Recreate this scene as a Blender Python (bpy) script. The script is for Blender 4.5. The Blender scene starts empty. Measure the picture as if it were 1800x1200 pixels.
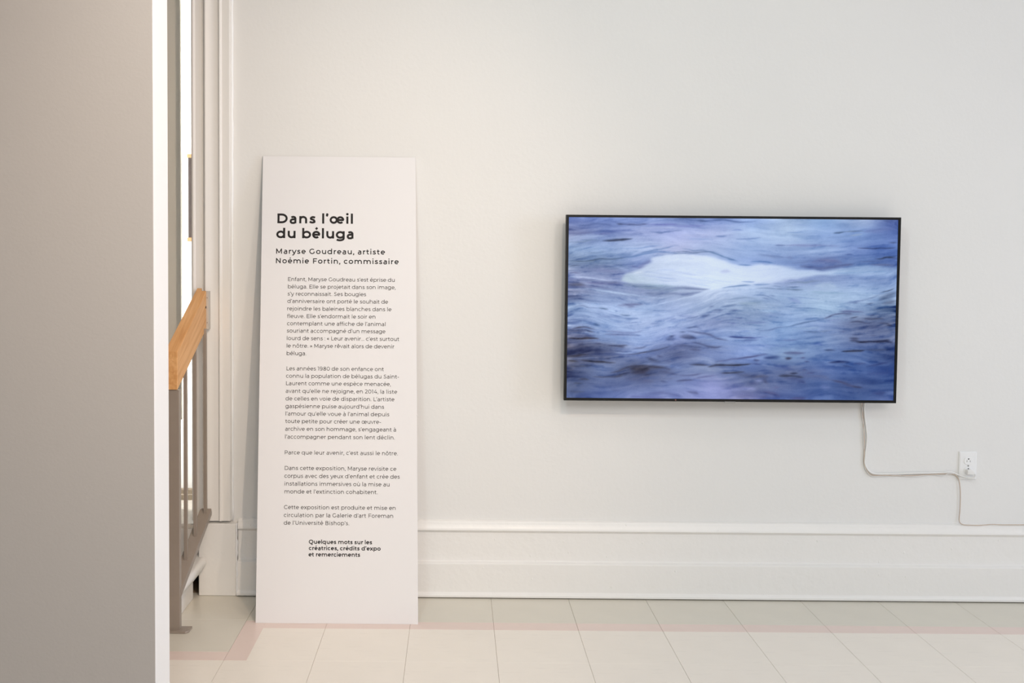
import bpy, math, random
import numpy as np
from mathutils import Matrix, Vector

random.seed(7)
R = math.radians
scn = bpy.context.scene
COL = scn.collection

# ------------------------------------------------------------------ camera, world, lights, exposure
cam_d = bpy.data.cameras.new('camera')
cam_d.sensor_width = 36.0
cam_d.lens = 37.0
cam_d.shift_x = 0.05472
cam_d.shift_y = -0.0378
cam_d.clip_start = 0.05
cam = bpy.data.objects.new('camera', cam_d)
COL.objects.link(cam)
PITCH, ROLL = R(2.6), R(0.49)
fw = Vector((0, math.cos(PITCH), -math.sin(PITCH)))
up0 = Vector((0, math.sin(PITCH), math.cos(PITCH)))
rt0 = Vector((1, 0, 0))
rt = rt0 * math.cos(ROLL) + up0 * math.sin(ROLL)
up = up0 * math.cos(ROLL) - rt0 * math.sin(ROLL)
M = Matrix.Identity(4)
for i in range(3):
    M[i][0] = rt[i]; M[i][1] = up[i]; M[i][2] = -fw[i]
M[0][3], M[1][3], M[2][3] = 0.0, -4.21, 1.36
cam.matrix_world = M
scn.camera = cam

scn.view_settings.view_transform = 'Standard'
scn.view_settings.look = 'None'
scn.view_settings.gamma = 1.0
scn.view_settings.use_curve_mapping = False
scn.view_settings.exposure = -0.20

world = bpy.data.worlds.new('world'); scn.world = world
world.use_nodes = True
bg = world.node_tree.nodes['Background']
bg.inputs[0].default_value = (0.93, 0.97, 1.0, 1)
bg.inputs[1].default_value = 0.06


def area(name, loc, target, sx, sy, power, color):
    l = bpy.data.lights.new(name, 'AREA')
    l.shape = 'RECTANGLE'; l.size = sx; l.size_y = sy
    l.energy = power; l.color = color
    o = bpy.data.objects.new(name, l); COL.objects.link(o)
    o.location = loc
    d = Vector(target) - Vector(loc)
    o.rotation_euler = d.to_track_quat('-Z', 'Y').to_euler()
    return o

def spot(name, loc, target, power, color, angle, blend=0.5, rad=0.04):
    l = bpy.data.lights.new(name, 'SPOT')
    l.energy = power; l.color = color; l.spot_size = R(angle); l.spot_blend = blend; l.shadow_soft_size = rad
    o = bpy.data.objects.new(name, l); COL.objects.link(o)
    o.location = loc
    o.rotation_euler = (Vector(target) - Vector(loc)).to_track_quat('-Z', 'Y').to_euler()
    return o

# daylight from the window in the right-hand wall
area('window_and_fill_light', (6.85, -2.9, 1.9), (0.6, -0.6, 1.2), 1.5, 2.0, 116, (0.61, 0.73, 1.0))
# windows far behind the camera
area('window_and_fill_light', (3.72, -8.1, 2.03), (1.4, 0, 1.3), 0.30, 0.6, 8, (1.0, 1.0, 1.0))
area('window_and_fill_light', (4.75, -8.1, 2.03), (1.4, 0, 1.3), 0.30, 0.6, 8, (1.0, 1.0, 1.0))
# added overhead fill behind the camera, made large to soften shadows
area('ceiling_and_fill_light', (1.0, -6.2, 3.27), (1.0, -6.2, 0), 5.0, 3.4, 180, (0.98, 0.99, 0.985))
# added front fill behind the camera, lifts the shadows around the television
area('window_and_fill_light', (1.6, -7.9, 1.5), (0.7, 0, 1.1), 3.0, 2.0, 46, (0.985, 0.985, 0.985))
# ceiling fitting close to the display wall
area('ceiling_and_fill_light', (0.9, -1.5, 3.27), (0.9, -1.5, 0), 1.4, 0.4, 6, (1.0, 0.97, 0.93))
# warm gallery spots on the ceiling track plus a fill spot, aimed past the panel's left side
spot('track_and_fill_light', (1.70, -3.3, 3.15), (-1.10, -0.2, 0.75), 62, (1.0, 0.78, 0.61), 68, 1.0, 0.022)
spot('track_and_fill_light', (0.62, -3.3, 3.15), (-1.15, -0.15, 0.85), 185, (1.0, 0.79, 0.63), 64, 1.0, 0.022)
spot('track_and_fill_light', (0.05, -3.25, 3.15), (-1.20, -0.1, 0.25), 50, (1.0, 0.80, 0.62), 32, 1.0, 0.05)  # added fill spot, brightens the casing and floor at the left
# cooler spots for the display wall
spot('track_and_fill_light', (1.70, -3.3, 3.15), (0.40, -0.1, 1.20), 14, (0.9, 0.9, 1.0), 80, 1.0, 0.08)
spot('track_and_fill_light', (-0.50, -2.9, 3.15), (0.90, -0.1, 1.20), 60, (0.70, 0.92, 1.0), 90, 1.0, 0.08)
# added strip lamp hidden behind the pier, whitens the stairwell wall
area('stairwell_fill', (-1.55, 0.245, 1.82), (-1.09, 0.37, 1.82), 0.10, 2.6, 17, (0.97, 0.98, 1.0))


# ------------------------------------------------------------------ helpers
def new_obj(name, me, parent=None):
    o = bpy.data.objects.new(name, me); COL.objects.link(o)
    if parent is not None:
        o.parent = parent
    return o


def root_loc(parent):
    p = Vector((0, 0, 0))
    while parent is not None:
        p += parent.location; parent = parent.parent
    return p


def thing(name, label, cat, loc, group=None):
    o = bpy.data.objects.new(name, None); COL.objects.link(o)
    o.empty_display_size = 0.1
    o.location = loc
    o['label'] = label; o['category'] = cat
    if group: o['group'] = group
    return o


def tag(o, label, cat, group=None):
    o['label'] = label; o['category'] = cat
    if group: o['group'] = group
    return o


def struct(o):
    o['kind'] = 'structure'
    return o


class MB:
    """collects geometry in world coordinates"""
    def __init__(s): s.v = []; s.f = []
    def add(s, vs, fs):
        b = len(s.v); s.v += [tuple(v) for v in vs]; s.f += [tuple(b + i for i in f) for f in fs]; return s
    def box(s, x0, x1, y0, y1, z0, z1):
        vs = [(x, y, z) for z in (z0, z1) for y in (y0, y1) for x in (x0, x1)]
        return s.add(vs, [(0, 2, 3, 1), (4, 5, 7, 6), (0, 1, 5, 4), (2, 6, 7, 3), (0, 4, 6, 2), (1, 3, 7, 5)])
    def prism(s, loop, axis, a, b):
        """loop: list of 2D points in the other two axes (cyclic order), extruded a->b along axis"""
        def P(p, t):
            if axis == 'x': return (t, p[0], p[1])
            if axis == 'y': return (p[0], t, p[1])
            return (p[0], p[1], t)
        n = len(loop)
        vs = [P(p, a) for p in loop] + [P(p, b) for p in loop]
        fs = [(i, (i + 1) % n, (i + 1) % n + n, i + n) for i in range(n)]
        fs += [tuple(range(n - 1, -1, -1)), tuple(range(n, 2 * n))]
        return s.add(vs, fs)
    def tube(s, pts, rad, n=10, flat=1.0):
        pts = [Vector(p) for p in pts]
        rings = []
        for i, p in enumerate(pts):
            a = pts[max(i - 1, 0)]; b = pts[min(i + 1, len(pts) - 1)]
            d = (b - a).normalized()
            u = d.cross(Vector((0, 1, 0)))
            if u.length < 1e-4: u = d.cross(Vector((0, 0, 1)))
            u.normalize(); w = u.cross(d).normalized()
            r = rad[i] if isinstance(rad, (list, tuple)) else rad
            rings.append([p + u * (r * math.cos(2 * math.pi * k / n)) + w * (r * flat * math.sin(2 * math.pi * k / n)) for k in range(n)])
        vs = [v for r_ in rings for v in r_]; fs = []
        for i in range(len(pts) - 1):
            for k in range(n):
                fs.append((i * n + k, i * n + (k + 1) % n, (i + 1) * n + (k + 1) % n, (i + 1) * n + k))
        fs.append(tuple(range(n - 1, -1, -1))); fs.append(tuple((len(pts) - 1) * n + k for k in range(n)))
        return s.add(vs, fs)
    def disc(s, c, r, depth, n=20, axis='y'):
        loop = [(c[0] + r * math.cos(2 * math.pi * k / n), c[2] + r * math.sin(2 * math.pi * k / n)) for k in range(n)]
        return s.prism(loop, 'y', c[1], c[1] + depth)
    def build(s, name, mat, parent=None, bevel=0.0, seg=2, smooth=False, sub=0):
        o_ = root_loc(parent)
        me = bpy.data.meshes.new(name)
        me.from_pydata([(v[0] - o_.x, v[1] - o_.y, v[2] - o_.z) for v in s.v], [], s.f)
        me.update()
        import bmesh
        bm = bmesh.new(); bm.from_mesh(me)
        bmesh.ops.recalc_face_normals(bm, faces=bm.faces)
        bm.to_mesh(me); bm.free()
        me.materials.append(mat)
        if smooth:
            for p in me.polygons: p.use_smooth = True
        o = new_obj(name, me, parent)
        if bevel > 0:
            m = o.modifiers.new('bevel', 'BEVEL'); m.width = bevel; m.segments = seg
            m.limit_method = 'ANGLE'; m.angle_limit = R(40)
            for p in me.polygons: p.use_smooth = True
            wn = o.modifiers.new('wn', 'WEIGHTED_NORMAL')
        return o


def catmull(pts, n=8):
    P = [Vector(p) for p in pts]; out = []
    for i in range(len(P) - 1):
        p0 = P[max(i - 1, 0)]; p1 = P[i]; p2 = P[i + 1]; p3 = P[min(i + 2, len(P) - 1)]
        for k in range(n):
            t = k / n
            out.append(0.5 * ((2 * p1) + (p2 - p0) * t + (2 * p0 - 5 * p1 + 4 * p2 - p3) * t * t + (3 * p1 - p0 - 3 * p2 + p3) * t ** 3))
    out.append(P[-1]); return out


# ------------------------------------------------------------------ materials
def srgb(r, g, b):
    f = lambda c: (c / 255) / 12.92 if c / 255 <= 0.04045 else ((c / 255 + 0.055) / 1.055) ** 2.4
    return (f(r), f(g), f(b), 1)


def mat(name, col, rough=0.5, spec=0.5, metal=0.0, bump=0.0, bscale=40, var=0.0, vscale=3.0, coat=0.0,
        drip=0.0, stretch=(1, 1, 1), objvar=0.0, streak=0.0):
    m = bpy.data.materials.new(name); m.use_nodes = True
    nt = m.node_tree; N = nt.nodes; L = nt.links
    b = N['Principled BSDF']
    b.inputs['Base Color'].default_value = col
    b.inputs['Roughness'].default_value = rough
    b.inputs['Specular IOR Level'].default_value = spec
    b.inputs['Metallic'].default_value = metal
    b.inputs['Coat Weight'].default_value = coat
    tc = N.new('ShaderNodeTexCoord')
    src = tc.outputs['Object']
    mp = N.new('ShaderNodeMapping'); mp.inputs['Scale'].default_value = stretch
    L.new(src, mp.inputs[0]); src = mp.outputs[0]
    colout = None
    if var > 0:
        n = N.new('ShaderNodeTexNoise'); n.inputs['Scale'].default_value = vscale; n.inputs['Detail'].default_value = 6
        L.new(src, n.inputs['Vector'])
        r = N.new('ShaderNodeMapRange'); r.inputs[1].default_value = 0.3; r.inputs[2].default_value = 0.7
        r.inputs[3].default_value = 1 - var; r.inputs[4].default_value = 1 + var
        L.new(n.outputs['Fac'], r.inputs[0])
        mx = N.new('ShaderNodeVectorMath'); mx.operation = 'SCALE'
        mx.inputs[0].default_value = col[:3]; L.new(r.outputs[0], mx.inputs['Scale'])
        colout = mx.outputs[0]
    if streak > 0:
        mp2 = N.new('ShaderNodeMapping'); mp2.inputs['Scale'].default_value = (9, 60, 9)
        mp2.inputs['Rotation'].default_value = (0, 0, 0.1)
        L.new(tc.outputs['Object'], mp2.inputs[0])
        n = N.new('ShaderNodeTexNoise'); n.inputs['Scale'].default_value = 1.0; n.inputs['Detail'].default_value = 5
        L.new(mp2.outputs[0], n.inputs['Vector'])
        r = N.new('ShaderNodeMapRange'); r.inputs[1].default_value = 0.60; r.inputs[2].default_value = 0.78
        r.inputs[3].default_value = 1.0; r.inputs[4].default_value = 1 - streak
        L.new(n.outputs['Fac'], r.inputs[0])
        mx = N.new('ShaderNodeVectorMath'); mx.operation = 'SCALE'
        if colout: L.new(colout, mx.inputs[0])
        else: mx.inputs[0].default_value = col[:3]
        L.new(r.outputs[0], mx.inputs['Scale']); colout = mx.outputs[0]
    if objvar > 0:
        oi = N.new('ShaderNodeObjectInfo')
        r = N.new('ShaderNodeMapRange'); r.inputs[3].default_value = 1 - objvar; r.inputs[4].default_value = 1 + objvar
        L.new(oi.outputs['Random'], r.inputs[0])
        mx = N.new('ShaderNodeVectorMath'); mx.operation = 'SCALE'
        if colout: L.new(colout, mx.inputs[0])
        else: mx.inputs[0].default_value = col[:3]
        L.new(r.outputs[0], mx.inputs['Scale']); colout = mx.outputs[0]
    if colout: L.new(colout, b.inputs['Base Color'])
    nrm = None
    if bump > 0:
        n = N.new('ShaderNodeTexNoise'); n.inputs['Scale'].default_value = bscale; n.inputs['Detail'].default_value = 3
        L.new(src, n.inputs['Vector'])
        bp = N.new('ShaderNodeBump'); bp.inputs['Strength'].default_value = 1.0; bp.inputs['Distance'].default_value = bump
        L.new(n.outputs['Fac'], bp.inputs['Height']); nrm = bp.outputs[0]
    if drip > 0:   # scattered blobs of thick paint
        vo = N.new('ShaderNodeTexVoronoi'); vo.inputs['Scale'].default_value = 16; vo.inputs['Randomness'].default_value = 1
        mp3 = N.new('ShaderNodeMapping'); mp3.inputs['Scale'].default_value = (1.6, 1, 0.9)
        L.new(tc.outputs['Object'], mp3.inputs[0]); L.new(mp3.outputs[0], vo.inputs['Vector'])
        r = N.new('ShaderNodeMapRange'); r.inputs[1].default_value = 0.0; r.inputs[2].default_value = 0.085
        r.inputs[3].default_value = 1; r.inputs[4].default_value = 0
        L.new(vo.outputs['Distance'], r.inputs[0])
        bp = N.new('ShaderNodeBump'); bp.inputs['Strength'].default_value = 0.5; bp.inputs['Distance'].default_value = drip
        L.new(r.outputs[0], bp.inputs['Height'])
        if nrm: L.new(nrm, bp.inputs['Normal'])
        nrm = bp.outputs[0]
    if nrm: L.new(nrm, b.inputs['Normal'])
    return m


M_wall = mat('wall_paint', srgb(234, 232, 228), rough=0.6, spec=0.3, bump=0.0006, bscale=60, var=0.008, vscale=1.5)
M_part_shade = mat('partition_shaded_paint', srgb(176, 171, 167), rough=0.6, spec=0.3, bump=0.0003, bscale=150)  # front face coloured darker to stand in for its shade
M_part_lit = mat('partition_lit_paint', srgb(243, 242, 241), rough=0.5, spec=0.4, bump=0.0003, bscale=120)  # end face of the same wall, coloured whiter to look lit
M_trim = mat('trim_enamel', srgb(240, 237, 232), rough=0.30, spec=0.5, bump=0.0018, bscale=24, drip=0.004)
M_case = mat('casing_enamel', srgb(238, 234, 228), rough=0.38, spec=0.5, bump=0.0006, bscale=30)
M_ceil = mat('ceiling_paint', srgb(240, 238, 234), rough=0.8, spec=0.2)
M_sub = mat('floor_seam', srgb(172, 150, 124), rough=0.8, spec=0.2, var=0.05)
M_tile = mat('cream_tile', srgb(240, 232, 220), rough=0.34, spec=0.45, bump=0.0002, bscale=18, var=0.012, vscale=9, objvar=0.01, streak=0.09)
M_btile = mat('taupe_tile', srgb(219, 213, 199), rough=0.30, spec=0.45, bump=0.0002, bscale=18, var=0.015, vscale=9, objvar=0.008, streak=0.035)
M_pink = mat('pink_tile', srgb(230, 210, 200), rough=0.33, spec=0.45, var=0.015, vscale=14)
M_foam = mat('foam_board', srgb(234, 231, 230), rough=0.5, spec=0.4)
M_foame = mat('foam_edge', srgb(226, 222, 224), rough=0.7, spec=0.2)
M_ink = mat('black_ink', srgb(26, 20, 18), rough=0.55, spec=0.3)
M_inkb = mat('body_ink', srgb(52, 43, 37), rough=0.55, spec=0.3)
M_steel = mat('rail_paint', srgb(152, 139, 127), rough=0.28, spec=0.8, bump=0.0002, bscale=120, var=0.03, vscale=20)
M_steelp = mat('rail_end_paint', srgb(196, 188, 178), rough=0.5, spec=0.4)
M_black = mat('tv_bezel', srgb(14, 13, 13), rough=0.35, spec=0.25)
M_tvside = mat('tv_side', srgb(60, 58, 58), rough=0.35, spec=0.5, metal=0.4)
M_silver = mat('tv_badge_metal', srgb(150, 148, 145), rough=0.35, spec=0.5, metal=0.5)
M_red = mat('sensor_dot', srgb(120, 80, 70), rough=0.3)
M_plast = mat('outlet_plastic', srgb(243, 242, 240), rough=0.28, spec=0.5)
M_slot = mat('outlet_slot', srgb(45, 42, 38), rough=0.7)
M_cord = mat('white_cord', srgb(236, 234, 230), rough=0.4, spec=0.5)
M_cordb = mat('beige_cord', srgb(205, 184, 165), rough=0.45, spec=0.4)
M_pic = mat('picture_dark', srgb(70, 60, 58), rough=0.6)
M_picw = mat('picture_wood', srgb(196, 150, 106), rough=0.5)
M_land = mat('landing_paint', srgb(222, 216, 206), rough=0.25, spec=0.5, bump=0.002, bscale=30)
M_skirt = mat('landing_skirting', srgb(150, 136, 118), rough=0.5)
M_cavity_shade = mat('cavity_shade', srgb(50, 44, 40), rough=0.9, spec=0.1)

# wood with grain
def wood(name, c1, c2, rough=0.42, axis_scale=(60, 3.5, 60)):
    m = bpy.data.materials.new(name); m.use_nodes = True
    nt = m.node_tree; N = nt.nodes; L = nt.links; b = N['Principled BSDF']
    tc = N.new('ShaderNodeTexCoord'); mp = N.new('ShaderNodeMapping')
    mp.inputs['Scale'].default_value = axis_scale
    mr = N.new('ShaderNodeMapping'); mr.inputs['Rotation'].default_value = (R(-28), 0, 0)
    L.new(tc.outputs['Object'], mr.inputs[0]); L.new(mr.outputs[0], mp.inputs[0])
    n = N.new('ShaderNodeTexNoise'); n.inputs['Scale'].default_value = 1.2; n.inputs['Detail'].default_value = 5; n.inputs['Distortion'].default_value = 0.8
    L.new(mp.outputs[0], n.inputs['Vector'])
    cr = N.new('ShaderNodeValToRGB'); cr.color_ramp.elements[0].color = c1; cr.color_ramp.elements[1].color = c2
    cr.color_ramp.elements[0].position = 0.3; cr.color_ramp.elements[1].position = 0.7
    L.new(n.outputs['Fac'], cr.inputs[0]); L.new(cr.outputs[0], b.inputs['Base Color'])
    b.inputs['Roughness'].default_value = rough
    bp = N.new('ShaderNodeBump'); bp.inputs['Distance'].default_value = 0.0004
    L.new(n.outputs['Fac'], bp.inputs['Height']); L.new(bp.outputs[0], b.inputs['Normal'])
    return m

M_wood = wood('handrail_oak', srgb(212, 152, 92), srgb(234, 182, 124))

# ------------------------------------------------------------------ the setting
W = -0.05            # face of the display wall
CEIL = 3.3

# display wall (right of the opening) and the piece over/left of the opening
w = MB().box(-1.02, 7.0, W, W + 0.16, 0, CEIL)
struct(w.build('wall_front', M_wall))
# opening surround: casing with a moulded profile, plinth block under it
prof = [(-1.040, 0.06), (-1.040, -0.072), (-1.037, -0.079), (-1.031, -0.081), (-1.0255, -0.078), (-1.024, -0.074),
        (-0.9995, -0.073), (-0.998, -0.066), (-0.990, -0.066), (-0.9885, -0.080), (-0.984, -0.084), (-0.978, -0.083),
        (-0.965, -0.078), (-0.950, -0.076), (-0.9335, -0.077), (-0.932, -0.081), (-0.928, -0.0845), (-0.924, -0.084),
        (-0.9205, -0.081), (-0.9195, -0.077), (-0.891, -0.078), (-0.889, -0.0765), (-0.884, W + 0.002), (-0.884, 0.06)]
c = MB().prism(prof, 'z', 0.298, CEIL)
struct(c.build('trim_1', M_case, bevel=0.0012, seg=2))
# small mend in the casing's bead near its foot
pl = MB().box(-1.012, -0.8635, -0.0885, 0.06, 0.0, 0.289)
struct(pl.build('trim_2', M_trim, bevel=0.004, seg=3))
# thick bead of caulk where casing and plinth meet the wall
ck = MB()
pts = [(-0.884 + 0.0008 * math.sin(i * 1.7), W - 0.002, 0.295 + i * (CEIL - 0.3) / 60) for i in range(61)]
ck.tube(pts, [0.0045 + 0.0008 * math.sin(i * 2.3) for i in range(61)], 8)
pts = [(-0.8606 + 0.0008 * math.sin(i * 1.9), -0.0885, 0.002 + i * 0.291 / 24) for i in range(25)]
ck.tube(pts, [0.0032 + (0.0022 if 13 < i < 19 else 0) + 0.0007 * math.sin(i * 2.9) for i in range(25)], 8)
struct(ck.build('trim_3', mat('caulk', srgb(243, 243, 243), rough=0.35), smooth=True))

# baseboard: two bands, cap moulding, shoe strip
bp = [(W + 0.01, 0.306), (-0.058, 0.3045), (-0.064, 0.301), (-0.0665, 0.294), (-0.068, 0.286), (-0.073, 0.279), (-0.0755, 0.272),
      (-0.0755, 0.2665), (-0.071, 0.2645), (-0.0685, 0.2620), (-0.0685, 0.2595), (-0.0655, 0.2575),
      (-0.0645, 0.1440), (-0.067, 0.1410), (-0.0830, 0.1378), (-0.0850, 0.1355), (-0.0850, 0.0225), (-0.0870, 0.0205), (-0.0955, 0.0150), (-0.0970, 0.0125), (-0.0965, 0.0045), (-0.078, 0.0045), (W + 0.01, 0.0045)]
b = MB().prism(bp, 'x', -0.8600, 7.0)
bo = b.build('baseboard_front', M_trim, bevel=0.0012, seg=2)
struct(bo)

# foreground partition at the left (shaded front and lit end face are put into the paint)
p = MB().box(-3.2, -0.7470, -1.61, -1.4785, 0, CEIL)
po = p.build('wall_left', M_part_shade, bevel=0.002, seg=2)
po.data.materials.append(M_part_lit)
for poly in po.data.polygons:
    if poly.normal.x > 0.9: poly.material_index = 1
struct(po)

# stairwell beyond the opening
struct(MB().box(-2.6, -1.02, 0.37, 0.44, 0, CEIL).build('wall_back', mat('stairwell_paint', srgb(246, 246, 246), rough=0.6)))
struct(MB().box(-1.03, -1.02, 0.11, 0.37, 0, CEIL).build('wall_stairwell', M_case))
pier = MB().box(-2.6, -1.1440, 0.170, 0.190, 0.66, CEIL).box(-2.6, -1.156, 0.172, 0.190, 0.28, 0.66)
struct(pier.build('trim_4', mat('pier_paint', srgb(236, 232, 220), rough=0.5), bevel=0.004))
sk = MB().prism([(0.37, 0.279), (0.350, 0.279), (0.350, 0.302), (0.354, 0.306), (0.354, 0.322), (0.358, 0.328), (0.37, 0.328)], 'x', -2.6, -1.02)
struct(sk.build('baseboard_back', M_skirt))
struct(MB().box(-2.75, -2.6, -1.5, 0.44, 0, CEIL).build('wall_side', M_wall))

# the steps that lead up through the opening: side riser, rounded tread, landing
st = thing('stair_step', 'white painted stair step with rounded nosing behind the metal railing', 'stair', (-1.3, -0.2, 0))
st['kind'] = 'structure'
MB().box(-1.040, -1.024, -0.47, -0.128, 0.001, 0.12).build('riser', M_trim, st, bevel=0.001)
tp = [(-1.9, 0.157), (-0.998, 0.157), (-0.990, 0.156), (-0.984, 0.152), (-0.980, 0.145), (-0.9795, 0.137), (-0.982, 0.128), (-0.988, 0.118),
      (-0.997, 0.106), (-1.006, 0.094), (-1.011, 0.084), (-1.0235, 0.080), (-1.9, 0.080)]
MB().prism(tp, 'y', -0.47, -0.094).build('tread', M_trim, st, bevel=0.003, seg=3)
MB().box(-2.6, -1.013, -0.050, -0.02, 0.157, 0.262).build('riser', M_trim, st)
MB().prism([(-0.055, 0.262), (-0.055, 0.272), (-0.050, 0.279), (0.37, 0.279), (0.37, 0.262)], 'x', -2.6, -1.041).build('landing', M_land, st)
MB().box(-1.9, -1.0125, -0.094, -0.021, 0.083, 0.1568).build('tread_end', M_trim, st)
MB().box(-2.6, -1.041, 0.1, 0.12, 0.0, 0.262).build('riser', M_cavity_shade, st)  # backing, not a step: the hollow's shade is put into its colour

struct(MB().box(-2.6, -1.02, W, 0.11, 2.62, CEIL).build('wall_light_block', M_wall))  # unseen, added to block spill from the stairwell lamp
# ceiling
struct(MB().box(-3.2, 7.0, -8.2, 0.44, CEIL, CEIL + 0.1).build('ceiling', M_ceil))
struct(MB().box(7.0, 7.12, -8.2, 0.1, 0, CEIL).build('wall_right', M_wall))

# floor: slab with tiles laid on it one by one
fl = struct(MB().box(-3.2, 7.12, -8.2, 0.44, -0.08, -0.0022).build('floor', M_sub))
T = 0.307; X0 = 0.1488; XC = -0.7665; SW = 0.0755
GX, GY = 0.0009, 0.0006
_tiles = {}
def lay(name, x0, x1, y0, y1, m, gl=GX, gr=GX):
    x0 += gl / 2; x1 -= gr / 2; y0 += GY / 2; y1 -= GY / 2
    key = (round(x1 - x0, 4), round(y1 - y0, 4), m.name)
    if key not in _tiles:
        dx, dy = x1 - x0, y1 - y0; e = 0.0005
        me = bpy.data.meshes.new(name)
        vs = [(0, 0, -0.0022), (dx, 0, -0.0022), (dx, dy, -0.0022), (0, dy, -0.0022), (0, 0, -e), (dx, 0, -e), (dx, dy, -e), (0, dy, -e),
              (e, e, 0), (dx - e, e, 0), (dx - e, dy - e, 0), (e, dy - e, 0)]
        fs = [(3, 2, 1, 0), (8, 9, 10, 11)]
        for i in range(4):
            j = (i + 1) % 4
            fs += [(i, j, j + 4, i + 4), (i + 4, j + 4, j + 8, i + 8)]
        me.from_pydata(vs, [], fs); me.materials.append(m); _tiles[key] = me
    o = new_obj(name, _tiles[key], fl); o.location = (x0, y0, 0)
    return o
RP = -0.366                       # back edge of the pink strip
R1 = RP - SW                      # front edge, first full row starts here
# border tiles against the wall
xs = [XC] + [X0 + T * k for k in range(-2, 23)]
for a, b_ in zip(xs[:-1], xs[1:]):
    lay('border_tile', a, b_, RP, -0.0505, M_btile)
    lay('border_strip', a if a != XC else XC + SW, b_, R1, RP, M_pink, gl=0.0001 if a == XC else GX)
# inner cream tiles
for r in range(9):
    y1 = R1 - T * r; y0 = y1 - T
    for i, (a, b_) in enumerate(zip(xs[:-1], xs[1:])):
        if i == 0 and r == 0: a = XC + SW
        lay('tile', a, b_, y0, y1, M_tile, gl=0.0001 if (i == 0 and r == 0) else GX)
    if r >= 1:
        for k in range(0, 4):
            lay('tile', XC - T * (k + 1), XC - T * k, y0, y1, M_tile)
# corner of the pink border turns towards the camera, then left
YL = R1 - T
lay('border_strip', XC, XC + SW, YL, RP, M_pink, gr=0.0001)
lay('border_strip', -2.0, XC, YL, YL + SW, M_pink)
for k in range(0, 3):
    lay('border_tile', XC - T * (k + 1), XC - T * k, YL + SW, RP + 0.008, M_btile)
lay('border_tile', XC - T, XC, RP + 0.008, -0.0505, M_btile)
# the rows behind the camera, joined: too many to pick apart
st_ = MB()
for r in range(9, 25):
    for k in range(-6, 25):
        x0 = XC + T * (k) + GX / 2; y1 = R1 - T * r - GY / 2
        st_.box(x0, x0 + T - GX, y1 - T + GY, y1, -0.0022, 0)
so_ = st_.build('tile', M_tile, fl); so_['kind'] = 'stuff'

# ------------------------------------------------------------------ railing
rl = thing('stair_railing', 'grey steel stair railing with thick oak handrail beside the opening', 'railing', (-1.0, -0.48, 0))
def slab_y(mb, x0a, x1a, za0, za1, ya, x0b, x1b, zb0, zb1, yb):
    vs = [(x0a, ya, za0), (x1a, ya, za0), (x1a, ya, za1), (x0a, ya, za1), (x0b, yb, zb0), (x1b, yb, zb0), (x1b, yb, zb1), (x0b, yb, zb1)]
    return mb.add(vs, [(0, 1, 2, 3), (7, 6, 5, 4), (0, 4, 5, 1), (1, 5, 6, 2), (2, 6, 7, 3), (3, 7, 4, 0)])
hr = slab_y(MB(), -1.031, -0.985, 0.873, 1.009, -0.495, -1.0155, -0.9735, 1.0655, 1.2125, -0.105)
hr.build('handrail', M_wood, rl, bevel=0.0025, seg=2)
slab_y(MB(), -1.0150, -0.9965, 1.17, 1.2005, -0.128, -1.0150, -0.9965, 1.19, 1.2215, -0.0865).build('handrail_lip', M_wood, rl, bevel=0.001)
ep = slab_y(MB(), -0.975, -0.9645, 1.062, 1.211, -0.112, -0.975, -0.9625, 1.062, 1.211, -0.0885)
ep.build('end_plate', M_steelp, rl, bevel=0.001)
for z in (1.088, 1.185):
    MB().disc((-0.9695, -0.1135, z), 0.0022, 0.002, 10).build('screw', M_steel, rl)
MB().tube([(-0.9775, -0.118, 1.148), (-0.9725, -0.118, 1.148)], 0.0045, 12).build('bolt_hole', M_slot, rl)
MB().box(-1.034, -0.9815, -0.490, -0.4625, 0.006, 0.8725).build('post', M_steel, rl, bevel=0.0012)
bpz = [(-1.068, -0.508), (-0.957, -0.508), (-0.947, -0.498), (-0.9455, -0.452), (-1.068, -0.452)]
MB().prism(bpz, 'z', 0.0005, 0.0085).build('base_plate', M_steel, rl, bevel=0.001)
bb = MB()
bb.add([(-1.0275, -0.474, 0.1215), (-0.9795, -0.474, 0.1215), (-0.9795, -0.474, 0.1475), (-1.0275, -0.474, 0.1475),
        (-0.997, -0.118, 0.330), (-0.9525, -0.118, 0.330), (-0.9525, -0.124, 0.3555), (-0.997, -0.124, 0.3555),
        (-0.994, -0.104, 0.340), (-0.9545, -0.104, 0.340), (-0.956, -0.110, 0.356), (-0.993, -0.110, 0.356)],
       [(0, 1, 2, 3), (0, 4, 5, 1), (1, 5, 6, 2), (2, 6, 7, 3), (3, 7, 4, 0), (4, 8, 9, 5), (5, 9, 10, 6), (6, 10, 11, 7), (7, 11, 8, 4), (8, 11, 10, 9)])
bb.build('bottom_bar', M_steel, rl, bevel=0.0015)
for (x, y) in ((-0.9955, -0.345), (-0.9855, -0.243), (-0.972, -0.139)):
    t = (y + 0.49) / 0.385
    zt = 0.873 + t * 0.19 + 0.02; zb = 0.154 + (y + 0.462) / 0.34 * 0.2 - 0.008
    MB().box(x - 0.0065, x + 0.0065, y - 0.0065, y + 0.0065, zb, zt).build('baluster', M_steel, rl, bevel=0.001)

# ------------------------------------------------------------------ picture in the stairwell
pc = thing('wall_picture', 'dark picture with light wood top and bottom rails on stairwell wall', 'picture', (-1.11, 0.37, 1.41))
MB().box(-1.1580, -1.06, 0.342, 0.368, 1.425, 1.772).build('canvas', M_pic, pc, bevel=0.001)
MB().box(-1.1615, -1.06, 0.337, 0.3695, 1.768, 1.783).build('frame_rail', M_picw, pc, bevel=0.001)
MB().box(-1.1615, -1.06, 0.337, 0.3695, 1.409, 1.425).build('frame_rail', M_picw, pc, bevel=0.001)

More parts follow.
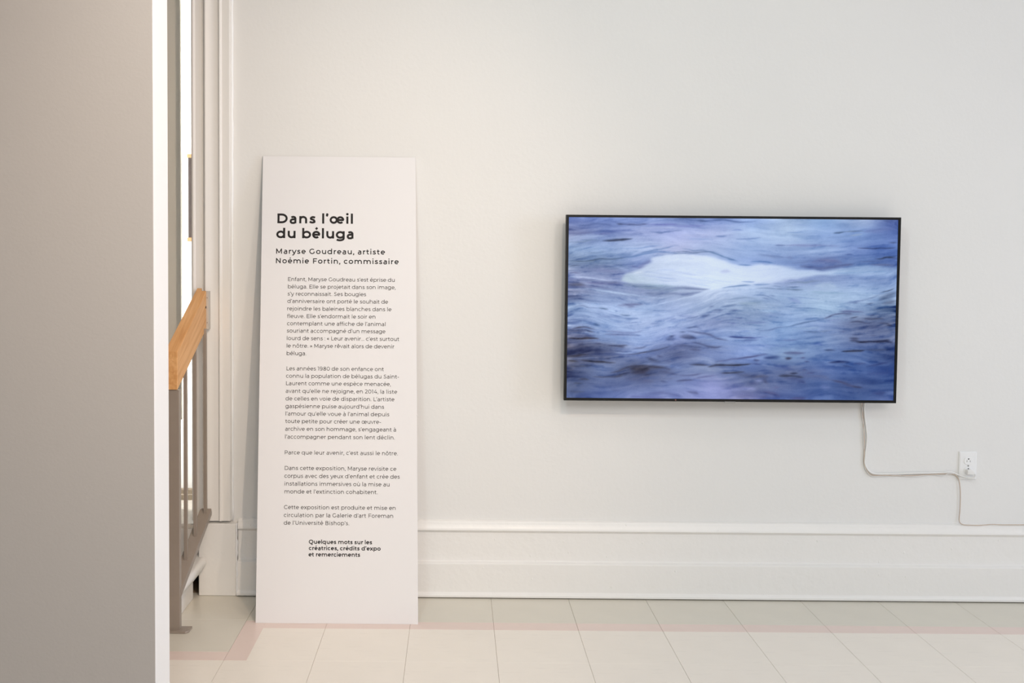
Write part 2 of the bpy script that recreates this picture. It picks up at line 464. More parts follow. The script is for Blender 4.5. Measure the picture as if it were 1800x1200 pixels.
# ------------------------------------------------------------------ lettering made of strokes
XH, CAP, ASC, DSC = 0.53, 0.70, 0.742, -0.195
def El(cx, cy, rx, ry, a0, a1):
    n = max(5, int(abs(a1 - a0) / 15))
    return [(cx + rx * math.cos(R(a0 + (a1 - a0) * i / n)), cy + ry * math.sin(R(a0 + (a1 - a0) * i / n))) for i in range(n + 1)]
def Ln(*p): return [(p[i], p[i + 1]) for i in range(0, len(p), 2)]
def Sm(pts):
    return [(v.x, v.y) for v in catmull([(p[0], p[1], 0) for p in pts], 4)]
ACC = {'é': ('e', 'a'), 'è': ('e', 'g'), 'ê': ('e', 'c'), 'ô': ('o', 'c'), 'à': ('a', 'g'), 'ù': ('u', 'g')}
def glyph(ch, w):
    h = w / 2; a = []
    ry = XH / 2 + 0.008 - h; cy = XH / 2
    def dot(x, y, r): return El(x, y, r / 2, r / 2, 0, 360)
    if ch in ACC:
        base, k = ACC[ch]; adv, a = glyph(base, w); cx = adv / 2 + (0.0 if base != 'a' else -0.02)
        if k == 'a': a = a + [Ln(cx - 0.03, 0.60 + h * .7, cx + 0.075, 0.72 + h * .7)]
        if k == 'g': a = a + [Ln(cx + 0.03, 0.60 + h * .7, cx - 0.075, 0.72 + h * .7)]
        if k == 'c': a = a + [Ln(cx - 0.10, 0.605, cx, 0.705, cx + 0.10, 0.605)]
        return adv, a
    sx = 0.080 + h
    if ch == ' ': return 0.265, []
    if ch == 'o': return 0.64, [El(0.32, cy, 0.277 - h, ry, 0, 360)]
    if ch == 'c': return 0.565, [El(0.315, cy, 0.272 - h, ry, 46, 314)]
    if ch == 'e': return 0.605, [El(0.308, cy, 0.268 - h, ry, 0, 310), Ln(0.045 + h, cy, 0.576 - h / 2, cy)]
    if ch == 'œ':
        return 1.03, [El(0.31, cy, 0.267 - h, ry, 0, 360), El(0.735, cy, 0.258 - h, ry, 0, 316), Ln(0.50, cy, 0.99 - h / 2, cy), El(0.735, cy, 0.258 - h, ry, 0, 10)]
    if ch in 'dqg':
        s = 0.605 - h; cx = 0.315; rx = s - cx
        a = [El(cx, cy, rx, ry, 0, 360)]
        if ch == 'd': a.append(Ln(s, 0, s, ASC))
        if ch == 'q': a.append(Ln(s, DSC, s, XH))
        if ch == 'g': a.append(Ln(s, XH, s, 0.0)[:1] + El(s - 0.25, 0.02, 0.25, 0.215 - h, 0, -142))
        return 0.685, a
    if ch in 'bp':
        cx = 0.37; rx = cx - sx
        a = [El(cx, cy, rx, ry, 0, 360)]
        a.append(Ln(sx, 0, sx, ASC) if ch == 'b' else Ln(sx, DSC, sx, XH))
        return 0.685, a
    if ch == 'n' or ch == 'h':
        s2 = 0.595 - h; r_ = (s2 - sx) / 2; cyy = XH + 0.006 - h - r_ * 1.0
        a = [Ln(sx, 0, sx, ASC if ch == 'h' else XH), El((sx + s2) / 2, cyy, r_, r_ * 1.0, 180, 0) + [(s2, 0)]]
        return 0.675, a
    if ch == 'm':
        s2 = 0.52; s3 = 0.98 - h; r1 = (s2 - sx) / 2; r2 = (s3 - s2) / 2
        return 1.06, [Ln(sx, 0, sx, XH), El((sx + s2) / 2, XH + .006 - h - r1, r1, r1, 180, 0) + [(s2, 0)], El((s2 + s3) / 2, XH + .006 - h - r2, r2, r2, 180, 0) + [(s3, 0)]]
    if ch == 'u':
        s2 = 0.590 - h; r_ = (s2 - sx) / 2
        return 0.67, [Ln(s2, 0, s2, XH), [(sx, XH)] + El((sx + s2) / 2, h - 0.006 + r_, r_, r_, 180, 360)]
    if ch == 'r': return 0.405, [Ln(sx, 0, sx, XH), El(sx + 0.215, XH - h - 0.205, 0.215, 0.207, 180, 85)]
    if ch == 'i': return 0.27, [Ln(0.135, 0, 0.135, XH), dot(0.135, 0.69, max(0.052, h * 1.15))]
    if ch == 'l': return 0.27, [Ln(0.135, 0, 0.135, ASC)]
    if ch == 'j': return 0.275, [[(0.14, XH)] + El(0.14 - 0.13, -0.02, 0.13, 0.175 - h, 0, -110), dot(0.14, 0.69, max(0.052, h * 1.15))]
    if ch == 't': return 0.41, [[(0.165, 0.645)] + El(0.165 + 0.125, 0.13 + h, 0.125, 0.135, 180, 292), Ln(0.025, XH - h - .03, 0.35, XH - h - .03)]
    if ch == 'f': return 0.345, [[(0.145, 0)] + El(0.145 + 0.13, 0.60, 0.13, 0.148 - h, 180, 72), Ln(0.02, XH - h - .03, 0.325, XH - h - .03)]
    if ch == 'a':
        s = 0.485 - h; cx = 0.275; rx = s - cx
        return 0.56, [El(cx, XH - rx + 0.006 - h + 0.02, rx, rx - 0.02, 145, 0) + [(s, 0)],
                     [(s, 0.305)] + El(0.225, 0.152, 0.18 - h, 0.153 - h * 0.4, 90, 270) + El(0.30, 0.152, s - 0.30, 0.153 - h * .4, 270, 340)]
    if ch in 'sS':
        p = [(0.400, 0.455), (0.325, 0.492), (0.235, 0.500), (0.135, 0.465), (0.100, 0.392), (0.150, 0.320), (0.260, 0.278), (0.375, 0.225), (0.405, 0.145), (0.355, 0.060), (0.245, 0.030), (0.140, 0.045), (0.060, 0.090)]
        k = h - 0.03
        q = []
        for x, y in p:
            y2 = y + k * (1 if y < 0.12 else (-1 if y > 0.44 else 0)); x2 = x + k * (1 if x < 0.14 and y > .3 else (-1 if x > 0.37 and y < .25 else 0))
            q.append((x2, y2))
        if ch == 's': return 0.485, [Sm(q)]
        return 0.63, [Sm([(x * 1.22 + 0.02, y * 1.345 - (0.01 if y < .1 else 0)) for x, y in q])]
    if ch == 'v': return 0.55, [Ln(0.03, XH, 0.275, 0.02, 0.52, XH)]
    if ch == 'y': return 0.55, [Ln(0.03, XH, 0.283, 0.0), Ln(0.52, XH, 0.245, -0.09)[:2] + [(0.20, -0.145), (0.14, -0.17), (0.05, -0.15)]]
    if ch == 'x': return 0.53, [Ln(0.05, XH, 0.48, 0), Ln(0.48, XH, 0.05, 0)]
    if ch == '.': return 0.20, [dot(0.10, 0.05, max(0.05, h * 1.2))]
    if ch == '…': return 0.62, [dot(0.10, 0.05, 0.05), dot(0.31, 0.05, 0.05), dot(0.52, 0.05, 0.05)]
    if ch == ':': return 0.20, [dot(0.10, 0.05, 0.05), dot(0.10, 0.45, 0.05)]
    if ch == ',': return 0.20, [dot(0.10, 0.05, max(0.05, h * 1.2)), Ln(0.115, 0.04, 0.065, -0.12)]
    if ch == '’': return 0.19, [dot(0.10, 0.665, max(0.045, h * 1.1)), Ln(0.12, 0.66, 0.065, 0.52)]
    if ch == '-': return 0.38, [Ln(0.06, 0.25, 0.32, 0.25)]
    if ch == '«': return 0.46, [Ln(0.20, 0.44, 0.07, 0.27, 0.20, 0.10), Ln(0.38, 0.44, 0.25, 0.27, 0.38, 0.10)]
    if ch == '»': return 0.46, [Ln(0.08, 0.44, 0.21, 0.27, 0.08, 0.10), Ln(0.26, 0.44, 0.39, 0.27, 0.26, 0.10)]
    cr = 0.355; ccy = CAP / 2
    if ch == 'A': return 0.735, [Ln(0.03, 0, 0.367, CAP - h, 0.705, 0), Ln(0.15, 0.20, 0.585, 0.20)]
    if ch == 'B':
        return 0.755, [Ln(0.115 + h, 0, 0.115 + h, CAP), [(0.115, CAP - h), (0.42, CAP - h)] + El(0.43, 0.53, 0.19 - h, 0.17 - h, 90, -90) + [(0.115, 0.36)], [(0.42, 0.36)] + El(0.45, 0.18 + h / 2, 0.22 - h, 0.18 - h / 2, 90, -90) + [(0.115, h)]]
    if ch == 'C': return 0.73, [El(0.40, ccy, cr - h, cr + 0.005 - h, 44, 316)]
    if ch == 'G': return 0.785, [El(0.40, ccy, cr - h, cr + 0.005 - h, 44, 322) + [(0.69 - h, 0.34)]]
    if ch == 'D': return 0.835, [Ln(0.115 + h, 0, 0.115 + h, CAP), [(0.115, CAP - h), (0.38, CAP - h)] + El(0.40, ccy, 0.38 - h, CAP / 2 - h, 90, -90) + [(0.115, h)]]
    if ch == 'E': return 0.67, [Ln(0.115 + h, 0, 0.115 + h, CAP), Ln(0.115, CAP - h, 0.60, CAP - h), Ln(0.115, h, 0.62, h), Ln(0.115, 0.36, 0.55, 0.36)]
    if ch == 'F': return 0.635, [Ln(0.115 + h, 0, 0.115 + h, CAP), Ln(0.115, CAP - h, 0.60, CAP - h), Ln(0.115, 0.33, 0.54, 0.33)]
    if ch == 'L': return 0.585, [Ln(0.115 + h, 0, 0.115 + h, CAP), Ln(0.115, h, 0.56, h)]
    if ch == 'M': return 0.95, [Ln(0.115 + h, 0, 0.115 + h, CAP), Ln(0.115 + h, CAP - h, 0.475, 0.14, 0.835 - h, CAP - h), Ln(0.835 - h, 0, 0.835 - h, CAP)]
    if ch == 'N': return 0.815, [Ln(0.115 + h, 0, 0.115 + h, CAP), Ln(0.115 + h, CAP - h, 0.70 - h, h), Ln(0.70 - h, 0, 0.70 - h, CAP)]
    if ch == 'P': return 0.725, [Ln(0.115 + h, 0, 0.115 + h, CAP), [(0.115, CAP - h), (0.40, CAP - h)] + El(0.41, 0.46, 0.26 - h, 0.24 - h, 90, -90) + [(0.115, 0.22 + h)]]
    if ch == 'Q': return 0.84, [El(0.42, ccy, 0.375 - h, cr + 0.005 - h, 0, 360), Sm([(0.42, 0.02), (0.50, -0.08), (0.60, -0.12), (0.72, -0.06)])]
    if ch == 'U': return 0.795, [[(0.105 + h, CAP)] + El(0.397, 0.29, 0.29 - h, 0.295 - h, 180, 360) + [(0.69 - h, CAP)]]
    if ch == '0': return 0.665, [El(0.332, ccy, 0.285 - h, cr + .003 - h, 0, 360)]
    if ch == '1': return 0.37, [Ln(0.02, CAP - h, 0.215, CAP - h), Ln(0.215, CAP, 0.215, 0)]
    if ch == '2': return 0.575, [Sm([(0.07, 0.59), (0.15, 0.655), (0.28, 0.67), (0.42, 0.60), (0.45, 0.49), (0.38, 0.36), (0.09, h)]), Ln(0.06, h, 0.53, h)]
    if ch == '4': return 0.67, [Ln(0.44, CAP, 0.09, 0.19, 0.63, 0.19), Ln(0.47, 0, 0.47, 0.38)]
    if ch == '8': return 0.64, [El(0.32, 0.52, 0.225 - h, 0.182 - h, 0, 360), El(0.32, 0.19, 0.265 - h, 0.195 - h, 0, 360)]
    if ch == '9': return 0.635, [El(0.29, 0.475, 0.245 - h, 0.228 - h, 0, 360), Sm([(0.535 - h, 0.47), (0.53 - h, 0.28), (0.44, 0.08), (0.26, h - .003), (0.12, 0.045)])]
    return 0.5, []


def stroke(poly, w, out):
    n = len(poly)
    closed = n > 3 and (abs(poly[0][0] - poly[-1][0]) + abs(poly[0][1] - poly[-1][1])) < 1e-6
    if closed: poly = poly[:-1]; n -= 1
    pl, pr = [], []
    for i in range(n):
        p = poly[i]
        q0 = poly[i - 1] if (i > 0 or closed) else None
        q1 = poly[(i + 1) % n] if (i < n - 1 or closed) else None
        def nd(a, b):
            dx, dy = b[0] - a[0], b[1] - a[1]; l = math.hypot(dx, dy) or 1; return dx / l, dy / l
        if q0 is None: d = nd(p, q1); k = 1.0
        elif q1 is None: d = nd(q0, p); k = 1.0
        else:
            d0, d1 = nd(q0, p), nd(p, q1); sx_, sy_ = d0[0] + d1[0], d0[1] + d1[1]; l = math.hypot(sx_, sy_)
            if l < 1e-6: d = d0; k = 1
            else:
                d = (sx_ / l, sy_ / l); k = min(1.0 / max(0.3, l / 2), 1.6)
        nx, ny = -d[1] * w / 2 * k, d[0] * w / 2 * k
        pl.append((p[0] + nx, p[1] + ny)); pr.append((p[0] - nx, p[1] - ny))
    m = n if closed else n - 1
    for i in range(m):
        j = (i + 1) % n
        out.append((pr[i], pr[j], pl[j], pl[i]))


def set_line(text, u0, u1, base, em, wt, quads, xs=1.0):
    gl = [glyph(c_, wt / xs ** 0.5) for c_ in text]
    gl = [(g[0] * xs, [[(p[0] * xs, p[1]) for p in poly] for poly in g[1]]) for g in gl]
    nat = sum(g[0] for g in gl) - 0.06 - (0.12 if text[0] in 'DEPLMN' else 0.06)
    extra = ((u1 - u0) / em - nat) / (len(text) - 1)
    x = -(0.12 if text[0] in 'DEPLMNB' else (0.08 if text[0] in 'rbl' else 0.05))
    for g in gl:
        for si, poly in enumerate(g[1]):
            q = []
            r_small = len(poly) > 20 and (max(p[0] for p in poly) - min(p[0] for p in poly)) < 0.12
            ww = wt
            if r_small: ww = (max(p[0] for p in poly) - min(p[0] for p in poly))
            stroke(poly, ww, q)
            for f4 in q:
                quads.append([(u0 + (x + p[0]) * em, base + p[1] * em, si * 0.00006) for p in f4])
        x += g[0] + extra

TEXT = [
    ('title',0.0549,[
     ('Dans l’œil',0.0602,0.3549,1.5037),
     ('du béluga',0.0579,0.3573,1.4449),
    ]),
    ('names',0.0291,[
     ('Maryse Goudreau, artiste',0.0572,0.4781,1.3834),
     ('Noémie Fortin, commissaire',0.0570,0.5310,1.3458),
    ]),
    ('p1',0.0210,[
     ('Enfant, Maryse Goudreau s’est éprise du',0.1049,0.5161,1.2767),
     ('béluga. Elle se projetait dans son image,',0.1046,0.5191,1.2479),
     ('s’y reconnaissait. Ses bougies',0.1040,0.4050,1.2198),
     ('d’anniversaire ont porté le souhait de',0.1037,0.4894,1.1915),
     ('rejoindre les baleines blanches dans le',0.1034,0.5029,1.1623),
     ('fleuve. Elle s’endormait le soir en',0.1035,0.4416,1.1333),
     ('contemplant une affiche de l’animal',0.1032,0.4808,1.1049),
     ('souriant accompagné d’un message',0.1027,0.4792,1.0769),
     ('lourd de sens : « Leur avenir… c’est surtout',0.1028,0.5325,1.0480),
     ('le nôtre. » Maryse rêvait alors de devenir',0.1025,0.5139,1.0191),
     ('béluga.',0.1029,0.1775,0.9901),
    ]),
    ('p2',0.0208,[
     ('Les années 1980 de son enfance ont',0.1032,0.4730,0.9323),
     ('connu la population de bélugas du Saint-',0.1017,0.5310,0.9042),
     ('Laurent comme une espèce menacée,',0.1021,0.4995,0.8758),
     ('avant qu’elle ne rejoigne, en 2014, la liste',0.1013,0.5234,0.8469),
     ('de celles en voie de disparition. L’artiste',0.1013,0.5128,0.8181),
     ('gaspésienne puise aujourd’hui dans',0.1010,0.4739,0.7895),
     ('l’amour qu’elle voue à l’animal depuis',0.1013,0.4941,0.7612),
     ('toute petite pour créer une œuvre-',0.1012,0.4625,0.7327),
     ('archive en son hommage, s’engageant à',0.1009,0.5194,0.7041),
     ('l’accompagner pendant son lent déclin.',0.1006,0.5146,0.6745),
    ]),
    ('p3',0.0206,[
     ('Parce que leur avenir, c’est aussi le nôtre.',0.1003,0.5256,0.6156),
    ]),
    ('p4',0.0208,[
     ('Dans cette exposition, Maryse revisite ce',0.1010,0.5196,0.5578),
     ('corpus avec des yeux d’enfant et crée des',0.0999,0.5324,0.5287),
     ('installations immersives où la mise au',0.1002,0.4947,0.4999),
     ('monde et l’extinction cohabitent.',0.1006,0.4491,0.4709),
    ]),
    ('p5',0.0206,[
     ('Cette exposition est produite et mise en',0.1000,0.5171,0.4133),
     ('circulation par la Galerie d’art Foreman',0.0997,0.5081,0.3843),
     ('de l’Université Bishop’s.',0.1001,0.3431,0.3560),
    ]),
    ('q',0.0210,[
     ('Quelques mots sur les',0.1937,0.4287,0.2872),
     ('créatrices, crédits d’expo',0.1939,0.4607,0.2644),
     ('et remerciements',0.1932,0.3843,0.2413),
    ]),
]

# ------------------------------------------------------------------ leaning exhibition panel
PB = (-0.7282, -0.3915); ZT, YT = 1.7405, -0.061; LEN = 1.7716; SHEAR = -0.0341; PW = 0.5985
pn = thing('exhibition_panel', 'tall white foam board with black French exhibition text leaning against wall', 'sign', (PB[0], PB[1], 0))
dirv = Vector((SHEAR, YT - PB[1], ZT)) / LEN
nrmv = Vector((0, -ZT, YT - PB[1])) / math.hypot(ZT, YT - PB[1])
def onboard(u, v, off=0.0):
    p = Vector((PB[0] + u, PB[1], 0)) + dirv * v + nrmv * off
    return (p.x, p.y, p.z)
TH = 0.0055
bd = MB().add([onboard(0, 0, 0), onboard(PW, 0, 0), onboard(PW, LEN, 0), onboard(0, LEN, 0),
               onboard(0, 0.0025, -TH), onboard(PW, 0.0025, -TH), onboard(PW, LEN, -TH), onboard(0, LEN, -TH)],
              [(0, 1, 2, 3), (7, 6, 5, 4), (0, 4, 5, 1), (1, 5, 6, 2), (2, 6, 7, 3), (3, 7, 4, 0)])
bd.build('board', M_foam, pn, bevel=0.0006, seg=1)
e_ = MB().add([onboard(PW + 0.0002, 0.002, -0.001), onboard(PW + 0.0002, LEN - .002, -0.001), onboard(PW + 0.0002, LEN - .002, -TH + .001), onboard(PW + 0.0002, 0.002, -TH + .001),
               onboard(PW - 0.002, 0.002, -0.001), onboard(PW - 0.002, LEN - .002, -0.001), onboard(PW - 0.002, LEN - .002, -TH + .001), onboard(PW - 0.002, 0.002, -TH + .001)],
              [(0, 1, 2, 3), (7, 6, 5, 4), (0, 4, 5, 1), (1, 5, 6, 2), (2, 6, 7, 3), (3, 7, 4, 0)])
e_.build('foam_edge', M_foame, pn)
for (u, v) in ((PW + 0.001, 0.765), (0.417, -0.0002)):
    q = onboard(u, v + 0.001, -0.002)
    MB().box(q[0] - 0.0025, q[0] + 0.002, q[1] - 0.003, q[1] + 0.001, max(q[2] - 0.002, 0.0003), q[2] + 0.0025).build('edge_nick', M_foam, pn, bevel=0.0008)
WT = {'title': 0.148, 'names': 0.124, 'q': 0.142}
XS = {'title': 1.10, 'names': 1.08, 'q': 1.07}
lab = {'title': 'bold black title lettering', 'names': 'semi-bold lettering of artist and curator names', 'q': 'bold small closing note lettering'}
for nm, em, lines in TEXT:
    quads = []
    for (t, a, b_, base) in lines:
        set_line(t, a, b_, base, em, WT.get(nm, 0.088), quads, XS.get(nm, 1.0))
    mb = MB()
    for q in quads:
        mb.add([onboard(p[0], p[1], 0.0003 + p[2]) for p in q], [(0, 1, 2, 3)])
    o_ = root_loc(pn)
    me = bpy.data.meshes.new('lettering')
    me.from_pydata([(v[0] - o_.x, v[1] - o_.y, v[2] - o_.z) for v in mb.v], [], mb.f)
    me.materials.append(M_ink if nm in WT else M_inkb)
    o = new_obj('lettering', me, pn)
    if nm in lab: o['label'] = lab[nm]

# ------------------------------------------------------------------ television
TX0, TX1, TZ0, TZ1, TY = 0.4225, 1.7145, 0.7990, 1.5190, -0.1400
tv = thing('television', 'large flat television on the wall showing pale whale in blue water', 'television', ((TX0 + TX1) / 2, TY, TZ0))
MB().box(TX0, TX1, TY + 0.003, TY + 0.030, TZ0, TZ1).build('casing', M_tvside, tv, bevel=0.001)
MB().box(TX0 + 0.15, TX1 - 0.15, TY + 0.028, TY + 0.055, TZ0 + 0.08, TZ1 - 0.2).build('rear_housing', M_tvside, tv, bevel=0.008)
MB().box(0.95, 1.20, TY + 0.05, W, 1.02, 1.30).build('wall_mount', M_tvside, tv, bevel=0.002)
BL_, BR_, BT_, BB_ = 0.0105, 0.0105, 0.0095, 0.0105
bz = MB()
def ring(x0, x1, z0, z1, a, b_, c_, d_, y0, y1):
    o8 = [(x0, z0), (x1, z0), (x1, z1), (x0, z1)]; i8 = [(x0 + a, z0 + d_), (x1 - b_, z0 + d_), (x1 - b_, z1 - c_), (x0 + a, z1 - c_)]
    vs = [(p[0], y0, p[1]) for p in o8] + [(p[0], y0, p[1]) for p in i8] + [(p[0], y1, p[1]) for p in o8] + [(p[0], y1, p[1]) for p in i8]
    fs = []
    for i in range(4):
        j = (i + 1) % 4
        fs += [(i, j, j + 4, i + 4), (i + 8, i + 12, j + 12, j + 8), (i, i + 8, j + 8, j), (i + 4, j + 4, j + 12, i + 12)]
    bz.add(vs, fs)
ring(TX0, TX1, TZ0, TZ1, BL_, BR_, BT_, BB_, TY, TY + 0.004)
bz.build('bezel', M_black, tv, bevel=0.0006, seg=1)
MB().box(1.047, 1.090, TY - 0.0006, TY + 0.006, TZ0 - 0.0042, TZ0 + 0.0012).build('brand_tab', M_silver, tv, bevel=0.001)
MB().disc((0.857, TY - 0.0008, TZ0 + 0.0055), 0.0028, 0.001, 12).build('sensor', M_red, tv)

# picture on the screen: painted over a flow field
NX, NZ = 576, 318
PX0, PX1 = 997.6, 1577.6
def topy(x): return 381.4 + (x - 997.6) * 0.0083
def boty(x): return 698.4 + (x - 997.6) * 0.0089
def resize(a, h_, w_):
    a = np.asarray(a, float); H, Wd = a.shape[:2]
    yy = np.linspace(0, H - 1, h_); xx = np.linspace(0, Wd - 1, w_)
    def idx(t, n): i0 = np.clip(np.floor(t).astype(int), 0, n - 2); f_ = t - i0; return i0, f_ * f_ * (3 - 2 * f_) * 0.5 + f_ * 0.5
    y0, fy = idx(yy, H); x0, fx = idx(xx, Wd)
    if a.ndim == 3: fy_ = fy[:, None, None]; fx_ = fx[None, :, None]
    else: fy_ = fy[:, None]; fx_ = fx[None, :]
    A_ = a[y0][:, x0]; B_ = a[y0][:, x0 + 1]; C_ = a[y0 + 1][:, x0]; D_ = a[y0 + 1][:, x0 + 1]
    return (A_ * (1 - fx_) + B_ * fx_) * (1 - fy_) + (C_ * (1 - fx_) + D_ * fx_) * fy_
def blur(a, r):
    if r < 1: return a
    k = np.exp(-0.5 * (np.arange(-3 * r, 3 * r + 1) / r) ** 2); k /= k.sum()
    p = np.pad(a, ((3 * r, 3 * r), (0, 0)), 'edge'); a = sum(k[i] * p[i:i + a.shape[0]] for i in range(len(k)))
    p = np.pad(a, ((0, 0), (3 * r, 3 * r)), 'edge'); return sum(k[i] * p[:, i:i + a.shape[1]] for i in range(len(k)))
GRID = [
 [(104,126,190),(118,142,205),(135,158,216),(96,120,180),(112,136,198),(150,178,230),(165,190,225),(135,168,215),(150,172,212),(84,108,176)],
 [(135,145,188),(120,140,195),(145,160,210),(165,178,228),(168,182,226),(162,186,226),(166,190,225),(148,176,225),(122,152,207),(92,118,184)],
 [(150,175,215),(145,170,215),(165,185,225),(175,185,225),(160,180,222),(155,180,225),(146,170,215),(150,175,220),(125,150,207),(92,122,188)],
 [(118,140,178),(110,136,178),(130,152,206),(125,148,190),(150,175,220),(150,175,225),(140,165,215),(122,145,200),(110,140,196),(84,110,172)],
 [(138,150,195),(125,140,186),(140,155,205),(185,202,230),(195,212,240),(190,208,238),(155,172,215),(140,160,205),(152,176,220),(140,165,212)],
 [(115,125,166),(125,145,190),(128,145,188),(150,168,205),(185,202,232),(170,192,228),(155,180,218),(165,190,222),(160,186,222),(140,166,208)],
 [(150,175,215),(155,178,222),(158,182,224),(158,178,220),(150,172,210),(148,170,206),(150,175,216),(160,188,222),(150,175,214),(110,130,165)],
 [(140,160,205),(145,170,215),(162,182,224),(155,176,220),(135,152,198),(140,163,204),(146,175,220),(135,158,205),(120,135,175),(92,112,160)],
 [(96,106,146),(136,162,212),(152,176,224),(145,162,214),(140,165,216),(150,175,222),(130,160,210),(120,145,192),(105,122,168),(88,104,150)],
 [(80,86,122),(100,116,162),(130,150,202),(106,118,160),(135,155,206),(136,160,216),(128,154,196),(108,134,185),(84,110,166),(72,90,138)],
 [(92,102,138),(115,135,182),(88,100,138),(125,145,195),(122,138,180),(100,122,176),(110,130,178),(92,118,178),(84,110,168),(68,94,155)],
 [(92,108,150),(106,122,168),(108,124,172),(128,146,198),(142,152,206),(105,118,160),(105,122,170),(86,112,168),(80,100,152),(68,94,150)],
 [(78,98,150),(102,122,180),(112,128,186),(120,132,188),(145,155,212),(122,128,180),(102,122,178),(84,110,170),(74,100,156),(62,84,146)]]
base = resize(GRID, NZ, NX)
ANG = [[0, 0, 0, 0, 0, 0, 0, 2, 4, 4], [2, 2, 2, 0, -2, -2, 0, 2, 4, 6], [4, 6, 10, 4, -12, -6, 0, -3, 0, 2], [-2, -6, -8, -8, -6, -2, 4, 4, 0, 0],
       [-4, -8, -6, 12, 18, 4, -8, -3, 6, 14], [-4, -12, 6, 16, 14, -4, -8, 4, 12, 12], [10, -10, -4, 8, 12, -6, 0, 6, 4, 0], [4, 4, 6, 22, -14, -6, 4, 6, 0, 0],
       [2, 6, 14, -8, 2, 6, 4, 0, 0, 4], [0, 4, 6, 0, 4, -6, -8, 0, -4, 4]]
ang = np.radians(resize(ANG, NZ, NX))
rs = np.random.RandomState(5)
ang = ang + blur(rs.randn(NZ, NX), 14) * 4.5
vx, vy = np.cos(ang), -np.sin(ang)          # image rows run downwards
def lic(src, n):
    yy, xx = np.mgrid[0:NZ, 0:NX].astype(float); acc = src.copy(); cnt = 1.0
    for sgn in (1, -1):
        X_, Y_ = xx.copy(), yy.copy()
        for k in range(n):
            xi = np.clip(X_.astype(int), 0, NX - 1); yi = np.clip(Y_.astype(int), 0, NZ - 1)
            X_ = np.clip(X_ + sgn * vx[yi, xi], 0, NX - 1); Y_ = np.clip(Y_ + sgn * vy[yi, xi], 0, NZ - 1)
            acc += src[Y_.astype(int), X_.astype(int)]; cnt += 1
    return acc / cnt
def norm(a): a = a - a.mean(); return a / a.std()
n1 = norm(lic(norm(rs.randn(NZ, NX)), 22))
n2 = norm(lic(norm(blur(rs.randn(NZ, NX), 2)), 34))
n3 = norm(lic(norm(blur(rs.randn(NZ, NX), 5)), 50))
AMP = resize([[.7, .8, .6, .6, .5], [.8, .7, .3, .6, .7], [.9, .6, .45, .4, .8], [1.1, .8, .9, .7, 1.0], [1.1, 1.0, 1.0, 1.0, .9], [.7, .6, .8, .8, .6]], NZ, NX)
SHARP = resize([[.7, .7, .5], [1.2, .7, .9], [1.2, 1.1, 1.2], [.8, .5, .4], [.3, .25, .2]], NZ, NX)
det = (n1 * 4.0 * SHARP + n2 * 6.0 + n3 * 5.0) * AMP
img = base + det[..., None] * np.array([1.25, 1.2, 1.0])
yy, xx = np.mgrid[0:NZ, 0:NX].astype(float)
def topx(x, y):     # photograph pixel -> grid coordinates on the screen
    s = (x - PX0) / (PX1 - PX0); t = (y - topy(x)) / (boty(x) - topy(x))
    return s * (NX - 1), t * (NZ - 1)
REG = {'A': (990, 370, 9.), 'B': (1180, 370, 9.), 'C': (1380, 370, 9.), 'D': (990, 480, 9.), 'E': (1180, 480, 9.), 'F': (1380, 480, 9.), 'G': (990, 590, 6.), 'H': (1280, 590, 6.)}
def P_(reg, x, y):
    a, b_, k = REG[reg]; return topx(a + x / k, b_ + y / k)
def paint(reg, pts, w0, color, alpha):
    """soft tapered stroke; pts in the units of the study crop"""
    global img
    k = REG[reg][2]; w0 = w0 / k
    q = catmull([(*P_(reg, *p), 0) for p in pts], 5) if len(pts) > 2 else [Vector((*P_(reg, *p), 0)) for p in pts]
    n = len(q) - 1
    xs_ = [p.x for p in q]; ys_ = [p.y for p in q]; m_ = w0 * 4 + 4
    x0 = int(max(0, min(xs_) - m_)); x1 = int(min(NX, max(xs_) + m_)); y0 = int(max(0, min(ys_) - m_)); y1 = int(min(NZ, max(ys_) + m_))
    if x1 <= x0 or y1 <= y0: return
    X_ = xx[y0:y1, x0:x1]; Y_ = yy[y0:y1, x0:x1]; best = np.zeros(X_.shape)
    for i in range(n):
        a, b_ = q[i], q[i + 1]; d = b_ - a; l2 = max(d.x * d.x + d.y * d.y, 1e-6)
        t = np.clip(((X_ - a.x) * d.x + (Y_ - a.y) * d.y) / l2, 0, 1)
        dist = np.hypot(X_ - a.x - t * d.x, Y_ - a.y - t * d.y)
        s = (i + t) / n; wd = w0 * (0.25 + 0.75 * np.sin(np.pi * np.clip(s, 0.02, 0.98)) ** 0.7)
        best = np.maximum(best, np.exp(-(dist / (wd * 0.9)) ** 1.5) * (0.35 + 0.65 * np.sin(np.pi * np.clip(s, 0.03, 0.97)) ** 0.5))
    nz = np.clip(0.72 + 0.22 * n2[y0:y1, x0:x1] + 0.14 * n1[y0:y1, x0:x1], 0.15, 1.15)
    al = np.clip(best * alpha * (0.35 + 0.75 * nz) * 1.18, 0, 1)[..., None]
    img[y0:y1, x0:x1] = img[y0:y1, x0:x1] * (1 - al) + np.array(color, float) * al
DK = (58, 74, 104); NV = (66, 92, 150); BR = (72, 66, 84); LT = (196, 212, 242); MV = (112, 116, 158); BLU = (84, 116, 178); GR = (120, 140, 160)

